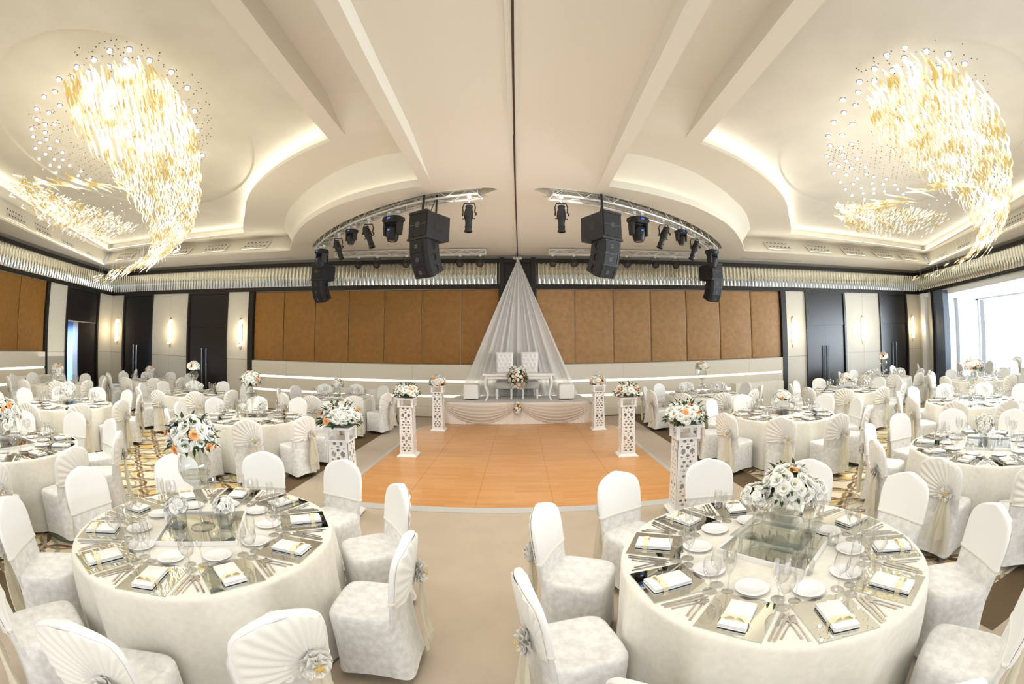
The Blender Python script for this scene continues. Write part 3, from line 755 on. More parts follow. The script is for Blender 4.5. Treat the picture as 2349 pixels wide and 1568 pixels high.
def leaf_mb(m,p,d,l,w):
    d=d.normalized(); s=d.cross(Vector((0,0,1)));
    if s.length<.1: s=Vector((1,0,0))
    s.normalize(); up=s.cross(d).normalized()
    vs=[p,p+d*l*.35+s*w+up*.1*l,p+d*l*.35-s*w+up*.1*l,p+d*l*.7+s*w*.7+up*.06*l,p+d*l*.7-s*w*.7+up*.06*l,p+d*l-up*.08*l,p+d*l*.35-up*.02*l,p+d*l*.7-up*.03*l]
    m.add(vs,[(0,6,1),(0,2,6),(6,7,3,1),(6,2,4,7),(7,5,3),(7,4,5)])
def make_bouquet(name,n,rx,rz,br,no,seed,detail=True,low=-.25,leaves=40,leafl=.09,droop=0,centres=True):
    """template root; origin at the bouquet centre"""
    rnd=random.Random(seed); t=tmpl(name); g=PI*(3-math.sqrt(5)); pts=[]
    for i in range(n):
        z=1-(i+.5)/n*(1-low); r=math.sqrt(max(0,1-z*z)); a=i*g+rnd.uniform(-.12,.12); k=rnd.uniform(.90,1.06)
        pts.append(Vector((rx*r*cos(a)*k,rx*r*sin(a)*k,rz*z*k)))
    orange=set(rnd.sample(range(n),no)) if no else set()
    mw,mo=MB(),MB()
    for i,p in enumerate(pts):
        nrm=Vector((p.x/rx/rx,p.y/rx/rx,p.z/rz/rz)).normalized()+Vector((rnd.uniform(-.2,.2),rnd.uniform(-.2,.2),rnd.uniform(-.1,.2)))
        r=br*rnd.uniform(.8,1.12)*(.64 if i in orange else 1)
        if detail:
            src=rnd.choice(OB if i in orange else WB); o=partcopy(src,t,p*(1.06 if i in orange else 1)-nrm.normalized()*r*.3,nrm.to_track_quat('Z','Y').to_euler(),r)
            for kk in (KIDS.get(src,[]) if centres else []): partcopy(kk,o)
        else: bloom_mb(mo if i in orange else mw,p-nrm.normalized()*r*.3,nrm,r,i)
    if not detail:
        part(mw,'white_flowers',PETAL,t,angle=80)
        if mo.v: part(mo,'orange_roses',ORANGE,t,angle=80)
    m=MB()
    m.lathe([(0,rz*.80),(rx*.5,rz*.70),(rx*.80,rz*.25),(rx*.82,-.1*rz),(rx*.6,-rz*.42),(0,-rz*.45)],14)
    for i in range(leaves):
        a=rnd.uniform(0,2*PI); z=rnd.uniform(-.45,.15) if rnd.random()<.65 else rnd.uniform(.1,.95); r=math.sqrt(max(.02,1-z*z))
        p=Vector((rx*r*cos(a)*.9,rx*r*sin(a)*.9,rz*z*.9)); d=Vector((cos(a)*r,sin(a)*r,z-.15-droop)).normalized()+Vector((rnd.uniform(-.3,.3),)*2+(rnd.uniform(-.2,.3),))
        leaf_mb(m,p,d,leafl*rnd.uniform(.8,1.4),leafl*.22)
    part(m,'foliage',LEAF,t,False); return t
BQ_BIG=make_bouquet('flower_bouquet',46,.225,.155,.062,8,3,True,-.2,80,.075)
BQ_MID=make_bouquet('flower_bouquet',38,.165,.14,.055,6,4,True,-.45,50,.055)
BQ_SM=make_bouquet('flower_bouquet',34,.155,.13,.056,6,5,True,-.35,30,.04,centres=False)
POM=make_bouquet('pompom_flower',18,.085,.07,.042,0,6,False,-.5,6,.02)
POMO=make_bouquet('pompom_flower',24,.12,.09,.05,3,8,True,-.4,6,.025,centres=False)

# ---------------------------------------------------------------- vases and centrepieces
def mk_gobletvase():
    t=tmpl('goblet_vase'); m=MB()
    m.lathe([(.085,0),(.082,.006),(.02,.014),(.010,.03),(.010,.20),(.018,.225),(.030,.25),(.022,.27),(.035,.29),(.085,.33),(.11,.385),(.112,.43),(.10,.475),(.085,.50)],26,cap0=True)
    part(m,'glass_bowl_and_stem',GLASSV,t); m=MB(); m.lathe([(0,.335),(.08,.345),(.10,.375),(0,.376)],20); part(m,'water',thin_glass('vase_water',(.93,.93,.88),.6),t); return t
GVASE=mk_gobletvase()
def mk_stemvase():
    t=tmpl('stemmed_vase'); m=MB(); m.lathe([(.085,0),(.08,.01),(.03,.03),(.025,.10),(.05,.14),(.05,.17),(.02,.20),(.02,.26),(.06,.30),(.085,.34),(.088,.42),(.09,.44)],22,cap0=True); part(m,'glass_body',GLASSV,t); return t
SVASE=mk_stemvase()
def mk_squarevase():
    t=tmpl('square_vase'); m=MB(); 
    m.loft([[Vector((x*w,y*w,z)) for x,y in ((-1,-1),(1,-1),(1,1),(-1,1))] for w,z in ((.07,0),(.075,.02),(.075,.20))],True,True,False); part(m,'glass_walls',GLASSV,t,False)
    m=MB(); m.box(-.065,.065,-.065,.065,.01,.05); part(m,'clear_base',thin_glass('clear_block',(.85,.87,.86),.9,base=.15),t,False); return t
QVASE=mk_squarevase()
def mk_block():
    t=tmpl('mirror_stand'); m=MB(); m.box(-.26,.26,-.26,.26,0,.012); part(m,'mirror_base',MIRROR,t,False)
    m=MB()
    for a,b,c,d in ((-.275,-.26,-.275,.275),(.26,.275,-.275,.275),(-.26,.26,-.275,-.26),(-.26,.26,.26,.275)): m.box(a,b,c,d,0,.025)
    part(m,'white_rim',WHITEP,t,False); return t
BLOCK=mk_block()
def mk_shelf():
    t=tmpl('glass_shelf'); m=MB(); m.box(-.22,.22,-.22,.22,.088,.096); part(m,'glass_plate',thin_glass('shelf_glass',(.93,.96,.94),.9,base=.10),t,False)
    for x in (-.17,.17):
        for y in (-.17,.17): m=MB(); m.lathe([(.014,0),(.014,.02),(.009,.03),(.012,.045),(.009,.06),(.014,.07),(.014,.088)],8,(x,y,0)); part(m,'crystal_pillar',GLASSV,t)
    return t
SHELF=mk_shelf()
def mk_stemglass():
    t=tmpl('tall_stem_vase'); m=MB(); m.lathe([(.05,0),(.048,.004),(.006,.01),(.005,.16),(.02,.18),(.05,.215),(.07,.235)],18,cap0=True); part(m,'glass_cup_and_stem',GLASSV,t); return t
STEMV=mk_stemglass()

# name, centre, first angle, short phrase, centrepiece, detail level
TABLES=[
 ('T1',(-1.99,2.17),358,'front goblet-vase table','goblet',3),
 ('T2',(1.52,1.97),9,'front square-vase table','square',3),
 ('T3',(-4.41,6.2),338,'second-row round-goblet table','goblet',2),
 ('T4',(4.43,6.1),234,'second-row three-posy table','triple',2),
 ('T5',(-7.8,8.35),350,'goblet table facing brown doors','tallgoblet',1),
 ('T6',(7.75,8.0),8,'three-posy table facing blue-grey doors','triple',1),
 ('T7',(-4.3,9.5),345,'table below brown leather panels','small',1),
 ('T8',(4.45,9.5),12,'table below tan leather panels','stem',1),
 ('T9',(-11.3,9.95),0,'far corner table, brown side','small',0),
 ('T10',(10.9,9.6),18,'far corner table, window side','tallgoblet',0),
 ('T11',(-8.2,5.0),12,'aisle table with cream posies','triple',1),
 ('T12',(7.9,4.6),20,'sunlit orange-dotted bouquet table','gobletlow',1),
 ('T13',(-12.0,6.95),4,'table nearest half-open door','ball',0),
 ('T14',(11.6,6.6),30,'table nearest window bay','ball',0),
 ('T15',(-5.6,2.5),3,'front edge-cropped ball-bouquet table','ball',2),
 ('T16',(4.9,2.6),193,'front edge-cropped window-side table','pom',2)]
TT={}; cloths=[]
for i in range(2): TT[i]=make_round_table(20+i)
nglass=[0,0,0]
RIM=.746
stuffm=MB()
def rot2(a,x,y): return (x*cos(a)-y*sin(a),x*sin(a)+y*cos(a))
for ti,(key,c,a0,ph,cp,lv) in enumerate(TABLES):
    tt,cl=TT[ti%2]; rz=random.uniform(0,6)
    if key in('T1','T2'): rz=.4
    place(tt,(c[0],c[1],0),rz,f'round banquet table under the ivory cloth, {ph}','table','round banquet tables')
    o=bpy.data.objects.new('tablecloth',cl); COL.objects.link(o); o.location=(c[0],c[1],0); o.rotation_euler=(0,0,rz); tag(o,f'ivory floor-length cloth on the {ph}','tablecloth','ivory round tablecloths')
    for k in range(10):
        a=R(a0+36*k); od=ORD(k); rnd=random.Random(ti*31+k)
        # ordinal is counted clockwise from the seat nearest the stage
        def posn(r,t,dz=0.0): x,y=rot2(a,r,t); return (c[0]+x,c[1]+y,RIM+dz)
        cnt=int(round(((PI/2-a)%(2*PI))/(2*PI/10)))%10; od=ORD(cnt)
        if not (key=='T2' and False):
            jr=1.165+rnd.uniform(-.005,.03); x,y=rot2(a,jr,0)
            place(CHAIR,(c[0]+x,c[1]+y,0),a+PI/2+rnd.uniform(-.07,.07),f'white covered chair, {od} clockwise from stage, {ph}','chair','white covered banquet chairs')
        w=f'{od} place clockwise from stage, {ph}'
        if lv>=1: place(MAT,posn(.70,0,.0),a,f'square mirror placemat, {w}','placemat','mirror placemats')
        place(NAP,posn(.715,rnd.uniform(-.012,.012),.004),a+rnd.uniform(-.06,.06),f'folded white napkin with gold ribbon, {w}','napkin','folded napkins')
        place(PLATE,posn(.455,-.01,0),a,f'white bread plate, {w}','plate','bread plates')
        if lv>=1:
            if lv>=2: 
                place(FORK,posn(.73,-.182),a,f'inner fork, {w}','fork','dinner forks'); place(FORK,posn(.705,-.210),a+.04,f'outer fork, {w}','fork','dinner forks')
                place(KNIFE,posn(.72,.180),a-.02,f'inner knife, {w}','knife','dinner knives'); place(KNIFE,posn(.715,.204),a-.05,f'outer knife, {w}','knife','dinner knives')
                place(SPOON,posn(.71,.230),a-.08,f'soup spoon, {w}','spoon','soup spoons')
            else:
                place(FORK,posn(.73,-.19),a,f'dinner fork, {w}','fork','dinner forks'); place(KNIFE,posn(.72,.19),a,f'dinner knife, {w}','knife','dinner knives')
            if lv>=2: place(BKNIFE,posn(.545,-.005),a+PI/2+.1,f'butter knife, {w}','knife','butter knives')
        place(WINE,posn(.50,.135),a,f'wine glass, {w}','glass','wine glasses')
        place(GOBL,posn(.565,.170) if lv else posn(.55,.20),a,f'round water goblet, {w}','glass','water goblets')
        if lv>=1: place(FLUTE,posn(.49,.215),a,f'champagne flute, {w}','glass','champagne flutes')
    # ---- centre of the table
    def cpos(x,y,z=0): return (c[0]+x,c[1]+y,RIM+z)
    def cand(pts,z=0):
        for j,(x,y) in enumerate(pts): place(CANDLEH,cpos(x,y,z),0,f'lit glass candle cup, {ORD(j)} of those on the {ph}','candle holder','glass candle cups')
    if cp in('goblet','tallgoblet','gobletlow'):
        place(BLOCK,cpos(0,0),.5,f'square mirror stand with white rim on the {ph}','mirror stand')
        place(GVASE,cpos(0,0,.012),0,f'clear glass goblet vase with round bowl on the {ph}','vase')
        place(BQ_MID if lv>=2 else BQ_SM,cpos(-.01,0,.615),ti,f'bouquet of white and orange flowers atop the goblet vase, {ph}','bouquet')
        cand([(-.19,-.1),(.2,-.12),(.1,.2)],.012)
        for j,(x,y,ss) in enumerate(((-.13,-.05,1),(.13,.05,1)) if lv>=1 else ()):
            place(QVASE,cpos(x*1.1,y*1.6,.012),.3,f'small glass cube vase, {ORD(j)} of two on the {ph}','vase',scale=.55); place(POM,cpos(x*1.1,y*1.6,.16),j,f'small white posy in the {ORD(j)} cube vase, {ph}','flowers',scale=.85)
    elif cp=='square':
        place(BLOCK,cpos(.06,.06),.62,f'square mirror stand with white rim on the {ph}','mirror stand')
        place(SHELF,cpos(.06,.06,.012),.62,f'square glass shelf on crystal pillars on the {ph}','glass shelf')
        place(QVASE,cpos(.17,.16,.108),.62,f'clear square glass vase on the glass shelf, {ph}','vase')
        place(BQ_MID,cpos(.16,.15,.335),2.2,f'full bouquet of white lisianthus and orange roses, {ph}','bouquet',scale=.95)
        for j,(x,y) in enumerate(((-.03,.22),(.34,.12))):
            place(STEMV,cpos(x,y,.012),0,f'tall stemmed glass vase, {ORD(j)} beside the bouquet, {ph}','vase'); place(POM,cpos(x,y,.285),j,f'cream pompom flower head, {ORD(j)} beside the bouquet, {ph}','flowers')
        cand([(-.30,.0),(.02,-.30),(.36,-.10)])
    elif cp=='triple':
        place(BLOCK,cpos(0,0),.2,f'square mirror stand with white rim on the {ph}','mirror stand')
        place(QVASE,cpos(0,0,.012),.2,f'clear square glass vase on the {ph}','vase',scale=1.1); place(POMO,cpos(0,0,.28),1,f'domed cream and orange posy, centre of three, {ph}','flowers',scale=1.25)
        for j,(x,y) in enumerate(((-.19,-.05),(.17,-.08))):
            place(STEMV,cpos(x,y,.012),0,f'stemmed glass vase, {ORD(j)} of two, {ph}','vase',scale=.75); place(POM,cpos(x,y,.215),j,f'white pompom posy, {ORD(j)} of the outer two, {ph}','flowers',scale=.95)
        cand([(-.2,.17),(.22,.1),(0,-.22)])
    elif cp=='stem':
        place(BLOCK,cpos(0,0),0,f'square mirror stand with white rim on the {ph}','mirror stand')
        place(SVASE,cpos(0,0,.012),0,f'two-tier stemmed glass vase on the {ph}','vase',scale=1.25); place(BQ_SM,cpos(0,0,.66),0,f'domed white and orange bouquet on the stemmed vase, {ph}','bouquet'); cand([(-.19,-.1),(.2,-.12)])
    elif cp in('small','ball'):
        place(BLOCK,cpos(0,0),0,f'square mirror stand with white rim on the {ph}','mirror stand')
        place(QVASE,cpos(0,0,.012),.3,f'clear square glass vase on the {ph}','vase',scale=1.2 if cp=='ball' else 1.0); place(BQ_SM,cpos(0,0,.34 if cp=='ball' else .30),2,f'round bouquet of cream and orange flowers, {ph}','bouquet',scale=1.15 if cp=='ball' else .95)
        if cp=='ball': place(POM,cpos(.16,-.05,.24),2,f'white posy beside the round bouquet, {ph}','flowers',scale=1.1); place(STEMV,cpos(.16,-.05,.012),0,f'stemmed glass vase beside the round bouquet, {ph}','vase',scale=.8)
        cand([(-.19,-.1),(.2,-.2)])
    elif cp=='pom':
        place(BLOCK,cpos(.05,0),.5,f'square mirror stand with white rim on the {ph}','mirror stand')
        for j,(x,y,ss) in enumerate(((-.04,.02,1),(.13,.10,1.25))):
            place(QVASE,cpos(x,y,.012),.5,f'small glass cube vase, {ORD(j)} of two on the {ph}','vase',scale=.7); place(POMO if j else POM,cpos(x,y,.19+.04*j),j,f'{"taller orange-tipped" if j else "lower cream"} posy in a cube vase, {ph}','flowers',scale=.95)
        cand([(-.15,-.16),(.24,-.06)])
    if lv>=2:
        for j in range(2):
            x,y=((-.33,-.02),(-.355,.03))[j] if key!='T2' else ((-.13,-.22),(-.075,-.245))[j]
            place(SHAKER,cpos(x,y),0,f'white {"pepper" if j else "salt"} shaker on the {ph}','shaker')
# ---------------------------------------------------------------- stage and what stands on it
SZ=.565
stg=thing('stage_platform','low carpeted stage platform with cream skirt under the draped backdrop','stage',(0,0,0))
P_=[(-1.80,10.38),(1.83,10.38),(1.75,11.86),(-1.72,11.86)]
lpart(slab(MB(),P_,SZ-.04,SZ),'stage_top',pbr('grey_stage_carpet',(.64,.62,.59),.9,bump=(200,.3,.003)),stg,False)
lpart(slab(MB(),[(-1.74,10.45),(1.77,10.45),(1.70,11.8),(-1.66,11.8)],0,SZ-.04),'stage_frame',DARK,stg,False)
m=MB(); path=[(-1.72,11.84),(-1.81,10.37),(1.84,10.37),(1.75,11.84)]; pts=[]
for (a,b),(c,d) in zip(path[:-1],path[1:]):
    n=int(math.hypot(c-a,d-b)/.03)
    for i in range(n): t=i/n; pts.append((a+(c-a)*t,b+(d-b)*t))
pts.append(path[-1]); vs=[]
for i,(x,y) in enumerate(pts):
    w=.006*sin(i*1.9)+.004*sin(i*.77); vs+=[(x,y+w*.3,SZ+.003),(x,y-.006+w,SZ*.5),(x,y-.012+w*1.5,.026)]
m.add(vs,[(3*i+r,3*i+3+r,3*i+4+r,3*i+1+r) for i in range(len(pts)-1) for r in (0,1)])
lpart(m,'skirt_cloth',pbr('cream_skirt',(.76,.71,.65),.7,sheen=.2),stg,angle=60)
def swag(x0,x1,lab):
    m=MB()
    def fn(u,v):
        c=4*u*(1-u); top=.015+.05*c; bot=.05+.49*(c**.75)
        z=SZ+.02-(top+(bot-top)*v**.9); b=sin(PI*v)
        fold=.016*sin(v*34+.5*sin(u*6))*(.35+.65*c)
        return (x0+(x1-x0)*u,10.345-.05*b*c-.012-fold*.6,max(z+fold*.2,.03))
    m.grid(fn,36,44); o=m.build('fabric_swag',SWAG,angle=80); tag(o,lab,'swag','chiffon swags on the stage front')
swag(-1.86,-.02,'draped peach chiffon swag on stage front, beside the darker wall panels'); swag(.03,1.89,'draped peach chiffon swag on stage front, beside the lighter wall panels')
for s in (-1,1):
    m=MB()
    def fn(u,v): 
        x=s*1.83+(u-.5)*(.08+.20*v); return (x,10.33-.02*v-.02*sin(u*11)*min(1,v*2),SZ+.01-(SZ-.05)*v)
    m.grid(fn,16,10); 
    m.lathe([(.0,.07),(.05,.05),(.06,0),(.04,-.05),(0,-.07)],10,(s*1.83,10.33,SZ+.01))
    o=m.build('corner_sash',SWAG,angle=80); tag(o,'knotted chiffon tail at the stage corner under the '+('darker' if s<0 else 'lighter')+' panels','sash')
place(make_bouquet('stage_posy',34,.10,.16,.048,9,21,True,-.9,10,.03,centres=False),(0,10.27,.44),0,'small cream and orange flower posy pinned at the stage front centre','flowers')

# draped backdrop
bd=thing('draped_backdrop','white tulle backdrop falling tent-like from the ceiling knot behind the stage','backdrop drape',(0,0,0))
m=MB(); nu,nv=220,26; rnd=random.Random(5); ph=[rnd.uniform(0,6.28) for _ in range(5)]
def fn(u,v):
    q=(u-.5)*2; qq=q+.018*sin(q*21+ph[0])*v; xb=(.03+1.66*v**1.0)*(1+.0*v); 
    f=(.6*sin(q*27+ph[1])+.4*sin(q*45+ph[2])+.22*sin(q*71+ph[3]))
    x=.015+qq*xb; y=11.79+.0*(1-v)-.02*(1-q*q)*v+ f*.055*min(1,v*1.6+.08); z=4.42-(4.42-SZ-.01)*v
    return (x,y,z)
m.grid(fn,nu,nv); lpart(m,'tulle_panel',TULLE,bd,angle=80)
m=MB()
for k in range(16):
    a=k*2*PI/16
    def fn(u,v,a=a): r=.02+.085*v; aa=a+(u-.5)*.7; return (r*1.25*cos(aa),11.70+.4*r*sin(aa)-.03*v,4.46+.04*sin(v*PI)*(1 if k%2 else -1)+.02*v*sin(u*6))
    m.grid(fn,3,3)
m.lathe([(.03,.02),(.045,0),(.03,-.05),(.035,-.10)],12,(0,11.70,4.45)); lpart(m,'ruffled_knot',TULLE,bd,angle=80)
m=MB(); m.tube([(0,11.72,4.58),(0,11.72,4.44)],.012,6); lpart(m,'hanging_cord',BLACK,bd)

# sweetheart table
t=thing('sweetheart_table','small white table with curved cabriole legs centred on the stage','table',(0,10.98,SZ))
m=MB(); m.box(-.90,.93,-.22,.28,.64,.70); m.box(-.86,.89,-.18,.24,.56,.64); lpart(m,'tabletop',WHITEP,t,False)
for x in (-.80,.84):
    for y in (-.17,.23):
        s=1 if x>0 else -1; m=MB(); path=[];rs=[]
        for i in range(15):
            q=i/14; z=.66*(1-q); off=.035*sin(q*PI*1.05)*(1-q)*1.6-.030*sin(max(0,q-.45)/.55*PI)+.03*max(0,q-.85)/.15
            path.append((x+s*off,y-.0,z)); rs.append(.042-.022*min(1,q*1.4)+.012*max(0,q-.88)/.12)
        m.tube(path,rs,10); lpart(m,'cabriole_leg',WHITEP,t)
# tufted high back chairs
def tufted():
    t=tmpl('tufted_chair'); m=MB()
    def fn(u,v):
        w=.215+.02*v; x=(u-.5)*2*w; z=.44+.80*v; a=u*4.0; b=v*7.0
        d=min((math.hypot((a-i-.5*(j%2))*.9,(b-j)*.9) for i in range(-1,6) for j in range(0,9)),default=1)
        e=min(1,min(u,1-u)*14)*min(1,min(v,1-v)*14); puff=.030*min(1,d*1.5)**.8
        return (x,-.165-.05*v+(puff+.015)*e,z)
    m.grid(fn,32,48); m.grid(lambda u,v:((u-.5)*2*(.215+.02*v),-.235-.05*v,.44+.80*v),2,2)
    L_=[];R_=[]
    m.add([(-.215,-.165,.44),(-.235,-.215,1.24),(-.235,-.285,1.24),(-.215,-.235,.44),(.215,-.165,.44),(.235,-.215,1.24),(.235,-.285,1.24),(.215,-.235,.44)],[(0,1,2,3),(4,7,6,5),(1,5,6,2),(0,3,7,4)])
    part(m,'tufted_backrest',WHITEL,t,angle=60)
    bm=None
    for j in range(1,7):
        for i in range(0,5):
            a=(i+.5*(j%2))/4.0; b=j/7
            if .04<a<.96:
                if bm is None: bm=part(MB().lathe([(0,.008),(.010,.004),(.011,0)],8),'crystal_button',GLASSV,t); o=bm
                else: o=partcopy(bm,t)
                o.location=((a-.5)*2*(.215+.02*b),-.165-.05*b+.018,.44+.80*b); o.rotation_euler=(-PI/2,0,0)
    m=MB(); rings=[]
    for o_,z in ((.012,.28),(0,.29),(0,.44),(.012,.46),(.05,.47)): rings.append([Vector((x*(.235-o_),y0,z)) for x,y0 in ((-1,-.235+o_),(1,-.235+o_),(1,.25-o_),(-1,.25-o_))])
    m.loft(rings); part(m,'seat',pbr('grey_seat_leather',(.60,.59,.57),.45),t,angle=60)
    for x in (-.19,.19):
        for y in (-.19,.20): m=MB(); m.loft([[Vector((x+a*.022,y+b*.022,0)) for a,b in ((-1,-1),(1,-1),(1,1),(-1,1))],[Vector((x+a*.027,y+b*.027,.29)) for a,b in ((-1,-1),(1,-1),(1,1),(-1,1))]]); part(m,'leg',WHITEP,t,False)
    return t
TC=tufted()
place(TC,(-.36,11.33,SZ),PI,'white tufted high-back chair behind the stage table, nearer the brown panels','chair','tufted chairs of the couple')
place(TC,(.33,11.35,SZ),PI,'white tufted high-back chair behind the stage table, nearer the tan panels','chair','tufted chairs of the couple')
def cube():
    t=tmpl('cube_ottoman'); m=MB()
    rings=[]
    for o_,z in ((.02,.03),(0,.045),(0,.37),(.006,.39),(.03,.41),(.10,.418)):
        rings.append([Vector(((.20-o_)*math.copysign(abs(cos(a))**.22,cos(a)),(.20-o_)*math.copysign(abs(sin(a))**.22,sin(a)),z)) for a in [2*PI*(i+.5)/32 for i in range(32)]])
    m.loft(rings); part(m,'padded_cube',WHITEL,t,angle=50)
    for x in (-.14,.14):
        for y in (-.14,.14): m=MB(); m.lathe([(.018,0),(.022,.03),(.022,.035)],10,(x,y,0),True,True); part(m,'foot',CHROME,t)
    return t
CU=cube()
place(CU,(-1.22,11.05,SZ),.0,'white leatherette cube ottoman on the stage beside the brown-panel side','ottoman','cube ottomans')
place(CU,(1.27,10.98,SZ),-.0,'white leatherette cube ottoman on the stage beside the tan-panel side','ottoman','cube ottomans')
CASC=make_bouquet('cascading_bouquet',95,.25,.31,.056,20,31,True,-.9,90,.08,droop=.5,centres=False)
place(CASC,(0.0,10.72,1.17),0,'large cascading bouquet of white lilies and orange roses on the stage table front','bouquet')

# ---------------------------------------------------------------- laser-cut flower columns
def poly_n(cx,cy,r,n,rot=0,sx=1,sy=1): return [(cx+r*sx*cos(2*PI*i/n+rot),cy+r*sy*sin(2*PI*i/n+rot)) for i in range(n)]
def star(cx,cy,r,n=6,q=.5): return [(cx+(r if i%2==0 else r*q)*cos(PI*i/n+PI/2),cy+(r if i%2==0 else r*q)*sin(PI*i/n+PI/2)) for i in range(2*n)]
def panel_holes(w,z0,z1):
    H=[]; k=w/.22; u=(z1-z0)/2
    for b in range(2):
        z=z0+b*u
        H+= [poly_n(-.037*k,z+.045*u/.42,.021*k,8),poly_n(.037*k,z+.045*u/.42,.021*k,8)]
        H+= [poly_n(-.075*k,z+.045*u/.42,.010*k,4,PI/4,.5,1.4),poly_n(.075*k,z+.045*u/.42,.010*k,4,PI/4,.5,1.4)]
        H+= [star(0,z+.098*u/.42,.027*k),poly_n(-.058*k,z+.098*u/.42,.019*k,6,.5),poly_n(.058*k,z+.098*u/.42,.019*k,6,.5)]
        H+= [poly_n(-.037*k,z+.150*u/.42,.021*k,8),poly_n(.037*k,z+.150*u/.42,.021*k,8)]
        H+= [poly_n(0,z+.185*u/.42,.012*k,4,0,1.9,.8)]
        H+= [poly_n(-.066*k,z+.208*u/.42,.014*k,5,.3),poly_n(.066*k,z+.208*u/.42,.014*k,5,.9)]
        H+= [poly_n(0,z+.222*u/.42,.022*k,5,-PI/2,1,1.1)]
        H+= [poly_n(-.052*k,z+.272*u/.42,.036*k,6,PI/6,.8,1.15),poly_n(.052*k,z+.272*u/.42,.036*k,6,PI/6,.8,1.15)]
        H+= [poly_n(0,z+.320*u/.42,.022*k,5,PI/2,1,1.1)]
        H+= [poly_n(-.068*k,z+.338*u/.42,.012*k,5,.3),poly_n(.068*k,z+.338*u/.42,.012*k,5,.9)]
        H+= [poly_n(0,z+.360*u/.42,.012*k,4,0,1.9,.8)]
        H+= [poly_n(-.037*k,z+.396*u/.42,.021*k,8),poly_n(.037*k,z+.396*u/.42,.021*k,8)]
    return H
def column():
    t=tmpl('lattice_column'); w0,w1=.215,.19; z0,z1=.045,.90
    for k in range(4):
        a=k*PI/2; m=MB(); H=panel_holes(.20,.07,.885)
        out=[(-.105,z0),(.105,z0),(.098,z1),(-.098,z1)]
        m.poly(out,H,0); n1=len(m.v)
        m2=MB(); m2.poly(out,H,-.008,True); m.add(m2.v,m2.f)
        for h in H: m.wall(h,0,-.008,True)
        # lay xy-panel upright
        Mx=Matrix.Rotation(a,4,'Z')@Matrix.Translation((0,-.105,0))@Matrix.Rotation(PI/2,4,'X')
        m.xf(Mx)
        # slight lean inwards
        for v in m.v:
            f=1-.07*(v.z/.9); v.x*=f; v.y*=f
        part(m,'pierced_panel',WHITEP,t,False)
    m=MB()
    for x in (-1,1):
        for y in (-1,1): m.box(x*.098-.016,x*.098+.016,y*.098-.016,y*.098+.016,.88,1.02)
    m.box(-.115,.115,-.115,.115,.885,.905)
    part(m,'open_top_frame',WHITEP,t,False)
    m=MB(); m.box(-.125,.125,-.125,.125,1.015,1.045); part(m,'top_plate',WHITEP,t,False)
    m=MB(); m.loft([[Vector((x*w,y*w,z)) for x,y in ((-1,-1),(1,-1),(1,1),(-1,1))] for w,z in ((.145,0),(.145,.018),(.125,.03),(.112,.048))]); part(m,'flared_base',WHITEP,t,False)
    for k in KIDS[t]:
        for v in k.data.vertices: v.co.x*=1.22; v.co.y*=1.22
    return t
COLM=column()
for i,(x,y,rz,pos,bq) in enumerate(((-1.83,9.60,.0,'at the stage, brown-panel side',BQ_SM),(-1.92,7.25,.03,'midway along the dance floor, brown-panel side',BQ_BIG),(-1.93,4.45,.05,'at the near corner, brown-panel side',BQ_BIG),
        (1.87,9.55,-.0,'at the stage, tan-panel side',BQ_SM),(1.93,7.12,-.03,'midway along the dance floor, tan-panel side',BQ_BIG),(1.93,4.45,-.05,'at the near corner, tan-panel side',BQ_BIG))):
    place(COLM,(x,y,.023),rz,f'white pierced lattice column {pos} of the dance floor' if i%3!=1 else f'white pierced lattice column {pos}','flower column','white lattice columns beside the dance floor')
    big=bq is BQ_BIG; place(bq,(x,y,1.155 if big else 1.135),i*1.3,f'white and orange bouquet on the lattice column {pos}','bouquet','bouquets on the lattice columns',scale=(1.0 if i%3==2 else .95) if big else 1.2)

# ---------------------------------------------------------------- draped buffet tables, bay chairs
def buffet(cx,cy,lx,ly,rz,lab):
    t=thing('draped_side_table',lab,'table',(cx,cy,0),rz,'rectangular draped side tables'); m=MB(); pts=[]
    for (a,b),(c,d) in (((-lx,-ly),(lx,-ly)),((lx,-ly),(lx,ly)),((lx,ly),(-lx,ly)),((-lx,ly),(-lx,-ly))):
        n=max(4,int(math.hypot(c-a,d-b)/.05))
        for i in range(n): pts.append((a+(c-a)*i/n,b+(d-b)*i/n))
    rings=[]
    for z,k in ((.765,0),(.755,.3),(.5,.7),(.02,1)):
        rings.append([Vector((p[0]*(1+.01*k)+.012*k*sin(i*1.7),p[1]*(1+.01*k)+.012*k*sin(i*1.9),z)) for i,p in enumerate(pts)])
    rings.reverse(); m.loft(rings,True,False,True); lpart(m,'floor_length_cloth',CLOTH,t,angle=50)
    lpart(MB().box(-lx+.02,lx-.02,-ly+.02,ly-.02,.70,.75),'tabletop',WHITEP,t,False)
buffet(-4.75,11.2,.85,.16,0,'draped rectangular side table against the wall below brown panels')
buffet(7.1,11.2,.85,.16,0,'draped rectangular side table against the wall below tan panels')
p=FL.pt(5.0,.55); buffet(p.x,p.y,.85,.28,math.atan2(tL[1],tL[0]),'draped rectangular side table beside the half-open door wall')
for i,(x,y,rz) in enumerate(((15.6,8.6,1.2),(16.4,9.3,2.2),(17.4,9.6,.4),(16.0,7.4,2.8),(17.2,7.7,4.0),(18.4,8.6,1.9),(18.6,7.0,3.3),(17.4,6.2,5.2),(16.2,5.9,.9),(18.8,9.9,2.4))):
    place(CHAIR,(x,y,0),rz,f'white covered chair in the bright window bay, {ORD(i)} counting from the pillar','chair','covered chairs standing in the window bay')
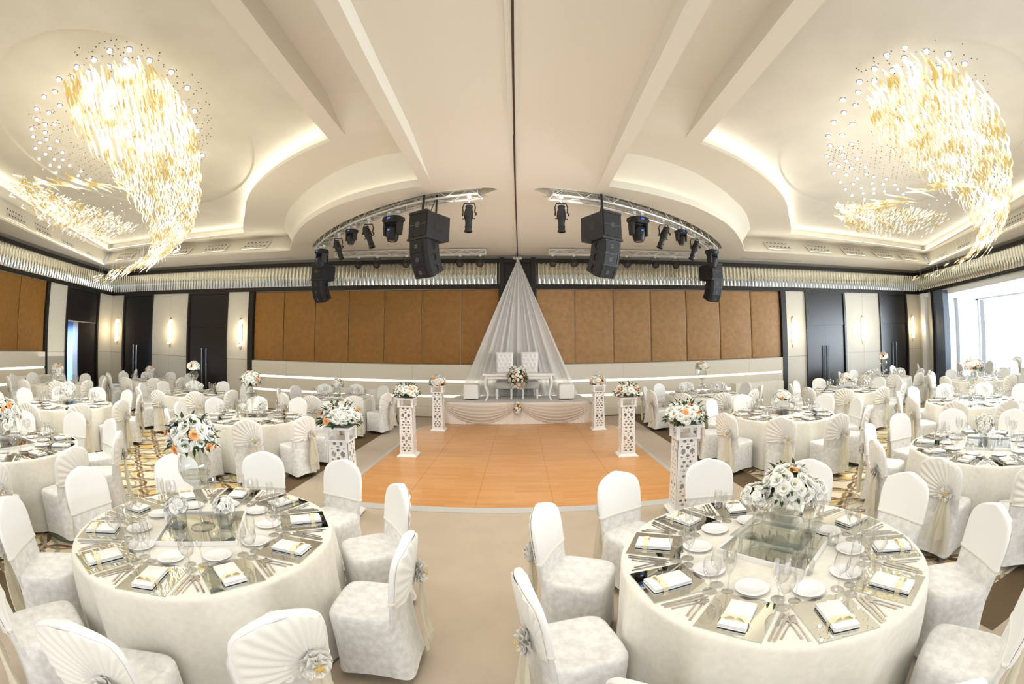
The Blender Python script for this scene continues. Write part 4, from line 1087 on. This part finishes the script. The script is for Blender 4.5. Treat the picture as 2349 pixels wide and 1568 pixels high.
for i,(x,y,rz) in enumerate(((-13.6,10.9,2.6),(-12.9,11.1,3.0),(13.2,10.9,3.3),(14.2,10.4,3.8),(-13.2,10.0,2.8),(14.9,9.0,4.1))):
    place(CHAIR,(x,y,0),rz,f'spare white covered chair, {ORD(i)} of those set apart along the walls','chair','spare covered chairs by the walls')

# ---------------------------------------------------------------- wall sconces
def sconce():
    t=tmpl('wall_sconce'); m=MB(); n=20
    def ell(y,k): return [Vector((.085*k*cos(2*PI*i/n),y,.53*k*sin(2*PI*i/n))) for i in range(n)]
    m.loft([ell(0,1.0),ell(-.012,1.0),ell(-.018,.93)]); part(m,'oval_back_plate',pbr('sconce_silver',(.75,.70,.66),.2,.9),t)
    m=MB(); rnd=random.Random(3)
    for i in range(70):
        z=rnd.uniform(-.40,.46); w=.07*math.sqrt(max(.05,1-(z/.52)**2)); x=rnd.uniform(-w,w)+.014*sin(z*18); s=rnd.uniform(.018,.036); y=-.03-rnd.uniform(0,.05)
        c=Vector((x,y,z)); q=Matrix.Rotation(rnd.uniform(0,3),4,Vector((rnd.random(),rnd.random(),1)).normalized())
        vs=[c+(q@Vector(v))*s for v in ((1,0,0),(-1,0,0),(0,1,0),(0,-1,0),(0,0,1.5),(0,0,-1.5))]
        m.add(vs,[(0,2,4),(2,1,4),(1,3,4),(3,0,4),(2,0,5),(1,2,5),(3,1,5),(0,3,5)])
    part(m,'glowing_crystals',SCON,t,False); return t
SCO=sconce()
for x,w in ((-9.07,'beside the brown leather panels'),(-12.45,'between the two darker double doors'),(-15.75,'in the corner by the half-open door'),(9.02,'beside the tan leather panels'),(12.38,'between the two blue-grey double doors'),(15.46,'in the corner by the window bay')):
    place(SCO,(x,11.955,2.27),0,f'glowing crystal wall sconce {w}','wall lamp','crystal wall sconces')
    l=bpy.data.lights.new('sconce_light','POINT'); l.energy=9; l.color=(1,.78,.5); l.shadow_soft_size=.12; lo=bpy.data.objects.new('sconce_light',l); COL.objects.link(lo); lo.location=(x,11.68,2.27); lo.visible_camera=False; lo.visible_glossy=False
# ---------------------------------------------------------------- chandeliers
W1L= [([-5.78, 2.78, 4.95], [-4.37, 3.04, 4.95], [-0.01, 0.27, -0.28]), ([-6.14, 3.13, 4.9], [-4.21, 3.45, 4.9], [0.0, 0.27, -0.28]), ([-6.43, 3.62, 4.85], [-4.3, 3.89, 4.85], [0.0, 0.27, -0.28]), ([-6.59, 4.21, 4.75], [-4.45, 4.28, 4.75], [-0.01, 0.27, -0.28]), ([-7.07, 5.03, 4.65], [-4.76, 4.81, 4.65], [-0.07, 0.29, -0.28]), ([-7.41, 5.77, 4.5], [-5.14, 5.34, 4.5], [-0.13, 0.3, -0.28]), ([-7.82, 6.56, 4.3], [-5.75, 5.98, 4.3], [-0.2, 0.32, -0.28]), ([-8.34, 7.2, 4.1], [-6.45, 6.57, 4.1], [-0.34, 0.3, -0.28]), ([-8.77, 7.35, 3.75], [-6.89, 6.66, 3.75], [-0.41, 0.2, -0.28]), ([-8.91, 6.82, 3.35], [-7.12, 6.17, 3.35], [-0.03, -0.28, -0.28]), ([-8.31, 5.55, 2.95], [-7.83, 5.3, 2.95], [0.88, -0.91, -0.28])]
W2L= [([-8.24, 3.3, 4.25], [-7.77, 3.43, 4.25], [0.53, -0.08, -0.28]), ([-8.79, 3.81, 4.25], [-7.87, 4.0, 4.25], [0.43, -0.07, -0.28]), ([-9.47, 4.58, 4.25], [-8.0, 4.58, 4.25], [0.26, -0.12, -0.28]), ([-10.02, 5.48, 4.25], [-8.01, 5.25, 4.25], [0.17, -0.19, -0.28]), ([-10.33, 6.47, 4.25], [-7.98, 5.87, 4.25], [0.18, -0.3, -0.28]), ([-10.0, 7.08, 4.25], [-8.08, 6.46, 4.25], [0.22, -0.45, -0.28])]
W1R= [([4.6, 3.65, 4.95], [4.61, 2.7, 4.95], [0.23, 0.13, -0.28]), ([4.97, 3.94, 4.9], [4.99, 2.41, 4.9], [0.22, 0.1, -0.28]), ([5.64, 4.25, 4.85], [5.66, 2.41, 4.85], [0.23, 0.1, -0.28]), ([6.45, 4.48, 4.75], [6.22, 2.54, 4.75], [0.25, 0.1, -0.28]), ([7.34, 4.69, 4.65], [6.89, 2.78, 4.65], [0.25, 0.09, -0.28]), ([8.09, 4.66, 4.5], [7.51, 3.08, 4.5], [0.21, 0.1, -0.28]), ([8.84, 4.86, 4.3], [8.07, 3.43, 4.3], [0.17, 0.1, -0.28]), ([9.9, 5.3, 4.1], [8.93, 4.01, 4.1], [0.07, 0.17, -0.28]), ([10.13, 5.7, 3.75], [9.16, 4.44, 3.75], [-0.17, 0.18, -0.28]), ([9.05, 5.58, 3.35], [9.03, 4.93, 3.35], [-0.77, -0.11, -0.28]), ([7.59, 5.84, 2.95], [7.34, 5.52, 2.95], [-1.46, -0.75, -0.28])]
W2R= [([5.88, 6.07, 4.25], [5.75, 5.74, 4.25], [-0.12, -0.23, -0.28]), ([6.83, 6.64, 4.25], [6.05, 5.57, 4.25], [-0.1, -0.15, -0.28]), ([7.63, 6.75, 4.25], [6.38, 5.31, 4.25], [-0.21, -0.1, -0.28]), ([8.38, 6.73, 4.25], [6.92, 5.23, 4.25], [-0.35, -0.09, -0.28]), ([8.95, 6.51, 4.25], [7.54, 5.11, 4.25], [-0.55, -0.14, -0.28]), ([9.23, 6.04, 4.25], [8.49, 5.18, 4.25], [-0.77, -0.18, -0.28])]
FL_= [([-7.76, 3.58, 4.35], [-7.3, 3.86, 4.2]), ([-7.52, 3.77, 4.35], [-6.99, 4.09, 4.2]), ([-7.13, 3.9, 4.35], [-6.7, 4.27, 4.2]), ([-6.72, 4.09, 4.35], [-6.28, 4.4, 4.2]), ([-6.31, 4.41, 4.35], [-6.05, 4.78, 4.2])]
FR_= [([6.21, 5.71, 4.35], [6.3, 5.03, 4.2]), ([6.27, 5.02, 4.35], [6.5, 4.63, 4.2]), ([6.4, 4.66, 4.35], [6.66, 4.3, 4.2]), ([6.51, 4.3, 4.35], [6.69, 3.85, 4.2]), ([6.71, 3.97, 4.35], [6.94, 3.61, 4.2]), ([6.27, 5.41, 4.35], [6.34, 4.8, 4.2])]
SL= [[-5.29, 2.94], [-4.99, 3.06], [-4.89, 3.39], [-6.11, 2.95], [-5.69, 2.97], [-5.22, 3.21], [-4.77, 3.75], [-5.61, 3.2], [-6.69, 3.0], [-6.44, 3.07], [-6.04, 3.13], [-5.37, 3.47], [-5.18, 3.84], [-4.81, 4.18], [-7.09, 3.19], [-7.44, 3.18], [-7.42, 3.52], [-7.97, 3.34], [-7.86, 3.56], [-5.16, 4.79], [-8.34, 3.57], [-8.38, 3.79], [-8.16, 3.89], [-8.84, 3.74], [-8.7, 3.99], [-9.15, 3.96], [-5.58, 5.37], [-9.27, 4.2], [-8.97, 4.2], [-8.8, 4.37], [-9.66, 4.31], [-9.31, 4.5], [-9.72, 4.62], [-9.22, 4.78], [-10.14, 4.69], [-9.78, 4.91], [-9.6, 5.04], [-10.6, 5.07], [-6.2, 6.27], [-10.22, 5.06], [-9.74, 5.33], [-10.09, 5.25], [-9.78, 5.7], [-10.53, 5.42], [-10.13, 5.85], [-10.02, 6.16], [-11.16, 6.74], [-11.9, 7.63], [-11.68, 7.86], [-11.29, 7.93], [-11.34, 8.32], [-10.88, 8.28], [-10.77, 7.8], [-11.89, 8.19], [-10.9, 8.77], [-10.78, 7.14], [-11.74, 7.0], [-12.13, 6.82], [-11.07, 5.51], [-10.77, 5.63]]
SR= [[4.84, 2.88], [5.19, 2.78], [5.02, 3.06], [5.54, 2.65], [4.74, 3.14], [5.97, 2.66], [4.8, 3.47], [5.08, 3.37], [5.31, 3.14], [5.69, 2.96], [4.82, 3.83], [5.01, 3.7], [5.0, 4.06], [4.91, 4.34], [5.23, 4.39], [5.2, 4.66], [5.25, 5.0], [5.62, 4.91], [5.5, 5.46], [5.72, 5.31], [5.79, 5.76], [6.07, 5.75], [6.16, 5.53], [6.05, 6.18], [6.33, 6.0], [6.38, 6.46], [6.62, 6.21], [6.78, 6.03], [6.65, 6.5], [6.99, 6.45], [7.26, 6.28], [7.61, 6.6], [6.82, 6.86], [7.16, 6.81], [7.58, 6.88], [7.91, 6.65], [7.34, 7.22], [7.75, 7.21], [8.18, 6.97], [8.31, 6.6], [8.51, 6.9], [8.84, 6.79], [7.82, 7.57], [8.16, 7.34], [8.54, 7.25], [8.95, 7.26], [9.2, 7.01], [8.33, 7.87], [8.5, 7.62], [8.79, 7.5], [9.66, 7.21], [8.88, 7.96], [9.28, 8.24], [11.25, 6.7], [11.57, 7.02], [11.29, 6.43], [11.69, 7.24], [11.03, 7.06], [11.15, 7.44], [11.55, 6.73]]

def norm_dir(d,l):
    v=Vector(d); v.normalize(); return v*l
def rod_mb(m,p,d,r,seed,nseg=10,n=5,amp=.040):
    rnd=random.Random(seed); d=Vector(d); dn=d.normalized(); s=dn.cross(Vector((0,0,1)));
    if s.length<.05: s=Vector((1,0,0))
    s.normalize(); s2=dn.cross(s); ph=rnd.uniform(-.5,.5); path=[]; rs=[]
    for i in range(nseg+1):
        q=i/nseg; w=amp*sin(q*2*PI*1.0+ph); path.append(p+d*(q-.5)+s*w+s2*w*.4)
        rs.append(max(.0015,r*math.sin(PI*min(1,.08+q*.92))**.55*(1.15-.5*q)))
    m.tube(path,rs,n)
def chandelier(nm,W1,W2,FE,label,seed):
    t=thing('spiral_chandelier',label,'chandelier',(0,0,0)); rnd=random.Random(seed); rods=[]
    def surf(W,u,v):
        x=v*(len(W)-1); i=min(int(x),len(W)-2); f=x-i
        a=Vector(W[i][0]).lerp(Vector(W[i][1]),u); b=Vector(W[i+1][0]).lerp(Vector(W[i+1][1]),u); d=Vector(W[i][2]).normalized().lerp(Vector(W[i+1][2]).normalized(),f)
        return a.lerp(b,f),d
    nr=37
    for j in range(nr):
        v=(j+.5)/nr; w=(surf(W1,0,v)[0]-surf(W1,1,v)[0]).length; nc=max(2,int(w/.100))
        for i in range(nc):
            u=(i+.5+.5*((j%2)-.5)+rnd.uniform(-.25,.25))/nc; p,d=surf(W1,min(1,max(0,u)),min(1,max(0,v+rnd.uniform(-.4,.4)/nr)))
            z=.10*sin(u*PI)+rnd.uniform(-.05,.05); rods.append((p+Vector((0,0,z)),norm_dir(d,(.46-.16*v)*rnd.uniform(.95,1.2)),.021-.006*v))
    nr=24
    for j in range(nr):
        v=(j+.5)/nr; w=(surf(W2,0,v)[0]-surf(W2,1,v)[0]).length; nc=max(2,int(w/.10))
        for i in range(nc):
            u=(i+rnd.uniform(.2,.8))/nc; p,d=surf(W2,u,v); rods.append((p+Vector((0,0,.12*sin(u*PI)+rnd.uniform(-.09,.09))),norm_dir(d,.27*rnd.uniform(.8,1.2)),.017))
    for a,b in FE:
        for k in range(4):
            a_=Vector(a)+Vector([rnd.uniform(-.08,.08) for _ in range(3)]); b_=Vector(b)+Vector([rnd.uniform(-.08,.08) for _ in range(3)]); rods.append(((a_+b_)/2,b_-a_,.015))
    rods.sort(key=lambda r:(r[0]-CAMP).length)
    rest=MB(); wires=MB(); dots=MB()
    for i,(p,d,r) in enumerate(rods):
        if i<100: m=MB(); rod_mb(m,p,d,r,i); lpart(m,'glass_rod',RODM,t)
        else: rod_mb(rest,p,d,r,i)
        top=p-d*.5
        if i%2==0:
            wires.add([(top.x-.0008,top.y,top.z),(top.x+.0008,top.y,top.z),(top.x+.0008,top.y,5.56),(top.x-.0008,top.y,5.56)],[(0,1,2,3)])
            dots.lathe([(.009,0),(.009,.006)],6,(top.x,top.y,5.562),True,False)
    o=lpart(rest,'glass_rods',RODM,t); o['kind']='stuff'
    o=lpart(wires,'suspension_wires',ALU,t,False); o['kind']='stuff'
    o=lpart(dots,'ceiling_anchors',HOLE,t,False); o['kind']='stuff'
chandelier('L',W1L,W2L,FL_,'spiral chandelier of amber glass rods over the side with brown panels',1)
chandelier('R',W1R,W2R,FR_,'spiral chandelier of amber glass rods over the window side',2)
def spot():
    t=tmpl('ceiling_spotlight'); m=MB(); m.lathe([(.055,0),(.05,-.01),(.035,-.012)],14); part(m,'rim',CHROME,t)
    m=MB(); m.lathe([(.032,-.008),(.038,-.025),(.024,-.045),(0,-.05)],12); part(m,'crystal_lens',SPOTE,t); return t
SPT=spot()
for pts,w in ((SL,'brown-panel side'),(SR,'window side')):
    cx=sum(p[0] for p in pts)/len(pts); cy=sum(p[1] for p in pts)/len(pts)
    inb=[p for p in pts]
    for i,(x,y) in enumerate(inb):
        ang=int((math.degrees(math.atan2(x-cx,y-cy))%360)//30)+1; rr=math.hypot(x-cx,y-cy)
        place(SPT,(x,y,5.566),0,f'small crystal ceiling spotlight {"outer" if rr>1.6 else "inner"} ring at {["one","two","three","four","five","six","seven","eight","nine","ten","eleven","twelve"][ang-1]} o clock, {w}','ceiling spotlight',f'crystal spotlights around the {w} chandelier')
# ---------------------------------------------------------------- trusses and stage equipment
def dens(p,n): return dense(p,n)
def truss_path(path,nm,lab,w=.26,h=.26,r=.022,step=.28,ztop=4.62):
    t=thing('lighting_truss',lab,'lighting truss'); P=[Vector((a,b,0)) for a,b in path]
    # resample
    L_=[0]
    for a,b in zip(P[:-1],P[1:]): L_.append(L_[-1]+(b-a).length)
    n=max(2,int(L_[-1]/step)); pts=[]
    def at_(s):
        for i in range(len(P)-1):
            if s<=L_[i+1]+1e-9: f=(s-L_[i])/(L_[i+1]-L_[i]); return P[i].lerp(P[i+1],f),(P[i+1]-P[i]).normalized()
        return P[-1],(P[-1]-P[-2]).normalized()
    for i in range(n+1): pts.append(at_(L_[-1]*i/n))
    zb,zt=ztop-h,ztop-.03
    ch={}
    for side in (-1,1):
        for z in (zb,zt):
            ch[(side,z)]=[Vector((p.x-d.y*side*w/2,p.y+d.x*side*w/2,z)) for p,d in pts]
            m=MB(); m.tube(ch[(side,z)],r,8); lpart(m,'chord_tube',ALU,t)
    m=MB()
    def zig(A,B):
        for i in range(n): m.tube([A[i],B[i+1]] if i%2==0 else [B[i],A[i+1]],.009,5,False)
    zig(ch[(-1,zb)],ch[(1,zb)]); zig(ch[(-1,zb)],ch[(-1,zt)]); zig(ch[(1,zb)],ch[(1,zt)]); zig(ch[(-1,zt)],ch[(1,zt)])
    for i in (0,n): 
        for a,b in (((-1,zb),(1,zb)),((-1,zb),(-1,zt)),((1,zb),(1,zt))): m.tube([ch[a][i],ch[b][i]],.012,5)
    lpart(m,'diagonal_bracing',ALU,t); return t
arcT=dens([(-.62,6.88),(-1.60,7.16),(-2.87,7.92),(-3.91,8.75),(-4.72,9.58),(-5.28,10.28)],4)
for s in (-1,1):
    side='brown panels' if s<0 else 'tan panels'
    truss_path([(x*(-s),y+(0.04 if s>0 else 0)) for x,y in arcT],'',f'curved aluminium lighting truss above the stage, {side} side',ztop=4.77,h=.24)
    x0,x1=sorted((s*.85,s*5.15)); truss_path([(x0,11.02),(x1,11.02)],'',f'straight aluminium truss along the wall frieze above the {side}',w=.15,h=.16,r=.011,ztop=4.58)
def yokeM(): pass
def clamp(m,z0,z1,x=0): m.tube([(x,0,z0),(x,0,z1)],.014,6); m.box(x-.03,x+.03,-.03,.03,z1-.05,z1)
# origins at the truss chord, hanging down -z
def profile_spot(tilt=0):
    t=tmpl('profile_spotlight'); m=MB(); clamp(m,-.12,0); part(m,'clamp',ALU,t)
    m=MB(); m.tube([(-.10,0,-.30),(-.11,0,-.20),(-.085,0,-.125),(.085,0,-.125),(.11,0,-.20),(.10,0,-.30)],.011,6)
    for s in (-1,1): m.lathe([(.0,.0),(.028,0),(.028,.02),(0,.02)],8,M=Matrix.Translation((s*.115,0,-.32))@Matrix.Rotation(PI/2,4,'Y')); 
    part(m,'yoke',BLACK,t)
    Mx=Matrix.Translation((0,0,-.32))@Matrix.Rotation(tilt,4,'Y')@Matrix.Translation((0,0,.32))
    m=MB(); m.lathe([(.0,-.17),(.062,-.172),(.066,-.19),(.058,-.21),(.064,-.24),(.078,-.30),(.080,-.38),(.062,-.41),(.060,-.43),(.064,-.44),(.056,-.46),(.054,-.53),(.062,-.535),(.062,-.55),(.056,-.56),(.058,-.60),(.068,-.61),(.068,-.635),(.05,-.637),(.045,-.62)],16,M=Mx)
    m.box(-.11,.11,-.008,.008,-.405,-.395,Mx); part(m,'barrel',BLACK,t,angle=30); return t
def moving_head(small=False):
    k=.72 if small else 1.0
    t=tmpl('moving_head_light'); [part((lambda q:(clamp(q,-.10,0,sx*.09*k),q)[1])(MB()),'clamp',ALU,t) for sx in (-1,1)]
    m=MB(); rings=[]
    for w,d,z in ((.13,.10,-.09),(.19,.14,-.11),(.20,.15,-.17),(.15,.12,-.22)): rings.append([Vector((x*w*k,y*d*k,z*k-.01)) for x,y in ((-1,-.6),(-.6,-1),(.6,-1),(1,-.6),(1,.6),(.6,1),(-.6,1),(-1,.6))])
    m.loft(rings); b=part(m,'base_box',BLACK,t,angle=30)
    m=MB(); m.box(-.03*k,.03*k,-.152*k,-.148*k,(-.165)*k-.01,(-.135)*k-.01); part(m,'blue_display',FIXBLUE,b,False)
    m=MB()
    for s in (-1,1): m.loft([[Vector((s*(.15)*k+x*.022*k,y*(.06 if z<-.3 else .075)*k,z*k)) for x,y in ((-1,-1),(1,-1),(1,1),(-1,1))] for z in (-.21,-.30,-.45)]); 
    m.box(-.16*k,.16*k,-.05*k,.05*k,-.25*k,-.21*k); part(m,'yoke_arms',BLACK,t,False)
    m=MB(); m.lathe([(0,-.27*k),(.07*k,-.275*k),(.115*k,-.32*k),(.125*k,-.38*k),(.118*k,-.46*k),(.10*k,-.53*k),(.085*k,-.56*k),(.07*k,-.562*k)],16,cap1=False); h=part(m,'lamp_head',BLACK,t,angle=40)
    m=MB(); m.lathe([(.072*k,-.555*k),(0,-.56*k)],16); part(m,'lens',pbr('lens_glass',(.3,.32,.36),.08,.6),h)
    if not small: m=MB(); m.box(-.025,.02,-.128,-.122,-.385,-.360); part(m,'blue_screen',FIXBLUE,h,False)
    return t
def par():
    t=tmpl('par_can_light'); m=MB(); clamp(m,-.05,0); part(m,'clamp',ALU,t)
    m=MB(); m.tube([(-.10,0,-.22),(-.10,0,-.06),(.10,0,-.06),(.10,0,-.22)],.008,6); part(m,'yoke',BLACK,t)
    Mx=Matrix.Translation((0,0,-.21))@Matrix.Rotation(R(-50),4,'X'); m=MB()
    m.lathe([(0,.11),(.05,.105),(.075,.06),(.09,0),(.092,-.07),(.098,-.075),(.098,-.09),(.07,-.092)],14,M=Mx); b=part(m,'can_body',BLACK,t,angle=35)
    m=MB(); m.lathe([(.082,-.085),(.03,-.07),(0,-.07)],14,M=Mx); part(m,'front_lens',pbr('par_lens',(.08,.08,.08),.3,.5),b)
    m=MB(); m.lathe([(.014,-.088),(0,-.09)],8,M=Mx); part(m,'lens_centre',LOGO,b); return t
def emblem(m,M,s=.035):
    for a in ((-s,-s*.72,-s,s),(s*.72,s,-s,s),(-s,s,-s,-s*.72),(-s,s,s*.72,s)): m.box(a[0],a[1],-.003,0,a[2],a[3],M)
    m.box(-s*.28,s*.28,-.003,0,-s*.1,s*.42,M); m.box(-s*.28,s*.28,-.003,0,-s*.45,-s*.25,M)
def line_array(sx):
    """front face is -y; side pockets on sx side"""
    t=tmpl('line_array_speaker')
    part(MB().tube([(-.06,-.10,.36),(-.06,-.12,.02)],.020,5),'hanging_strap',BLACK,t); part(MB().tube([(.08,.05,.36),(.08,.05,.02)],.018,5),'hanging_strap',BLACK,t); part(MB().tube([(-.02,.02,.36),(.06,.03,.26),(-.02,.0,.02)],.007,5),'power_cable',BLACK,t)
    m=MB(); m.box(-.20,.20,-.26,.26,-.40,0); b=part(m,'bass_cabinet',BLACK,t,False)
    m=MB(); m.box(-.185,.185,-.272,-.258,-.385,-.015); g=part(m,'front_grille',BLACKG,b,False)
    m=MB(); emblem(m,Matrix.Translation((0,-.273,-.20))); m.box(-.18,-.05,-.275,-.272,-.203,-.199); m.box(.05,.18,-.275,-.272,-.203,-.199); part(m,'square_emblem',LOGO,b,False)
    m=MB(); m.box(sx*.198,sx*.203,-.08,.06,-.27,-.14); part(m,'side_handle_pocket',HOLE,b,False)
    part(MB().box(-.22,.22,-.27,.10,-.435,-.40),'lower_frame',BLACK,t,False); part(MB().box(-.19,.19,-.28,-.20,-.02,.02),'top_frame',BLACK,t,False)
    ang=0; y,z=-.26,-.44
    for i in range(3):
        ang=R(5+12*i); H=.205; Mx=Matrix.Translation((0,y,z))@Matrix.Rotation(ang,4,'X')
        m=MB(); rings=[]
        for xx in (-.20,-.15,.15,.20):
            pass
        pr=[(-.20,.03),(-.15,0),(.15,0),(.20,.03),(.17,.30),(-.17,.30)]
        m.loft([[Mx@Vector((a,b,0)) for a,b in pr],[Mx@Vector((a,b,-H+.006)) for a,b in [(q[0],q[1]+(.02 if q[1]>.1 else 0)) for q in pr]]])
        c=part(m,'array_cabinet',BLACK,t,False)
        m=MB(); m.box(-.145,.10,-.006,.002,-H+.02,-.015,Mx); m.box(.12,.128,-.006,.002,-H+.02,-.015,Mx); part(m,'curved_grille',BLACKG,c,False)
        m=MB(); emblem(m,Mx@Matrix.Translation((-.02,-.007,-H/2)),.028); part(m,'square_emblem',LOGO,c,False)
        m=MB(); m.lathe([(.06,0),(.075,.012),(.05,.02)],12,M=Mx@Matrix.Translation((sx*.175,.14,-H/2))@Matrix.Rotation(sx*PI/2,4,'Y')); part(m,'side_ring_handle',BLACKG,c)
        nz=Mx@Vector((0,0,-H)); y,z=nz.y,nz.z
    return t
PS0=profile_spot(0); PSL=profile_spot(R(-22)); PSR=profile_spot(R(22)); MH=moving_head(); MHS=moving_head(True); PAR=par(); LAL=line_array(1); LAR=line_array(-1)
zc=4.52
for s in (-1,1):
    sd='brown panels' if s<0 else 'tan panels'; q=lambda x:x*(-s)
    place(PS0,(q(-.78),6.76,zc-.03),.1*s,f'black profile spotlight hanging straight near the track, {sd} side','stage light')
    place(LAL if s<0 else LAR,(q(-1.50),7.0,4.22),s*.55,f'large black hanging line array speaker nearer the track, {sd} side','speaker','hanging line array speakers',scale=1.10)
    place(MH,(q(-2.33),7.50,zc-.02),s*.35,f'large black moving head light with blue screen, {sd} side','stage light',scale=1.05)
    place(PSL if s<0 else PSR,(q(-3.0),7.92,zc),0,f'tilted black profile spotlight nearer the large moving head, {sd} side','stage light')
    place(MHS,(q(-3.58),8.42,zc),s*.3,f'small black moving head light between two tilted spotlights, {sd} side','stage light')
    place(PSL if s<0 else PSR,(q(-4.12),8.92,zc),0,f'tilted black profile spotlight further along the curve, {sd} side','stage light')
    place(MH,(q(-5.02),9.86,zc-.04),s*.6,f'black moving head light at the truss end, {sd} side','stage light')
    place(LAL if s<0 else LAR,(q(-5.22),10.42,4.08),s*.30,f'black hanging line array speaker at the truss end, {sd} side','speaker','hanging line array speakers')
    for i,x in enumerate((.95,1.52,2.98,3.80,4.40) ):
        if s<0: x=(.99,1.53,3.02,3.86,4.41)[i]
        place(PAR,(s*x,10.98,zc-.11),0,f'black par can light, {ORD(i)} outward on the straight truss, {sd} side','stage light','par can lights on the straight trusses')
# ---------------------------------------------------------------- light
def area(name,loc,rot,sx,sy,power,col,vis=False,gl=True):
    l=bpy.data.lights.new(name,'AREA'); l.shape='RECTANGLE'; l.size=sx; l.size_y=sy; l.energy=power; l.color=col
    o=bpy.data.objects.new(name,l); COL.objects.link(o); o.location=loc; o.rotation_euler=rot
    o.visible_camera=vis; o.visible_glossy=gl; return o
area('chandelier_light_left',(-7.2,4.6,4.3),(0,0,0),5,5,310,(1,.98,.92),gl=False)
area('chandelier_light_right',(7.2,4.6,4.3),(0,0,0),5,5,310,(1,.99,.95),gl=False)
area('chandelier_uplight_left',(-7.2,4.8,3.2),(PI,0,0),4,4,95,(1,.93,.78),gl=False)
area('chandelier_uplight_right',(7.2,4.8,3.2),(PI,0,0),4,4,95,(1,.95,.84),gl=False)
area('centre_fill',(0,4.5,4.55),(0,0,0),2.4,6,165,(1,.97,.92),gl=False)  # added unseen fill over the middle of the hall; no fitting hangs here
area('fill_behind_camera',(0,-3.5,3.2),(R(72),0,0),12,3,290,(.98,.99,1),gl=False)  # unseen fill added behind the camera to brighten the near tables
area('window_light',(21,4,1.9),(0,R(90),0),3.2,15,3200,(.86,.93,1.0),vis=True)
area('ceiling_bounce_fill',(0,6.5,1.6),(PI,0,0),4,7,60,(1,.97,.92),gl=False)  # added lamp standing in for floor bounce onto the central ceiling
for s in (-1,1): area('soffit_fill',(s*11.5,9.3,1.3),(PI,0,0),8,3,85,(1,.96,.88),gl=False)  # unseen pair added to lift the dark soffit towards the corners
area('corridor_light',tuple(FL.pt(2.4,-1.2,2.4)),(0,0,0),1,1,320,(.38,.58,1.0),gl=False)
W=bpy.data.worlds.new('world'); SC.world=W; W.use_nodes=True
W.node_tree.nodes['Background'].inputs[0].default_value=(.93,.95,1,1); W.node_tree.nodes['Background'].inputs[1].default_value=.55
SC.view_settings.view_transform='Standard'; SC.view_settings.look='None'; SC.view_settings.exposure=.10
c=SC.cycles; c.use_denoising=True; c.max_bounces=6; c.diffuse_bounces=3; c.use_light_tree=False; c.light_sampling_threshold=.05; c.glossy_bounces=4; c.transparent_max_bounces=10; c.transmission_bounces=2
c.sample_clamp_indirect=3; c.caustics_reflective=False; c.caustics_refractive=False; c.use_adaptive_sampling=True; c.adaptive_threshold=.05
for o in list(bpy.data.objects):
    if not o.users_collection: bpy.data.objects.remove(o)
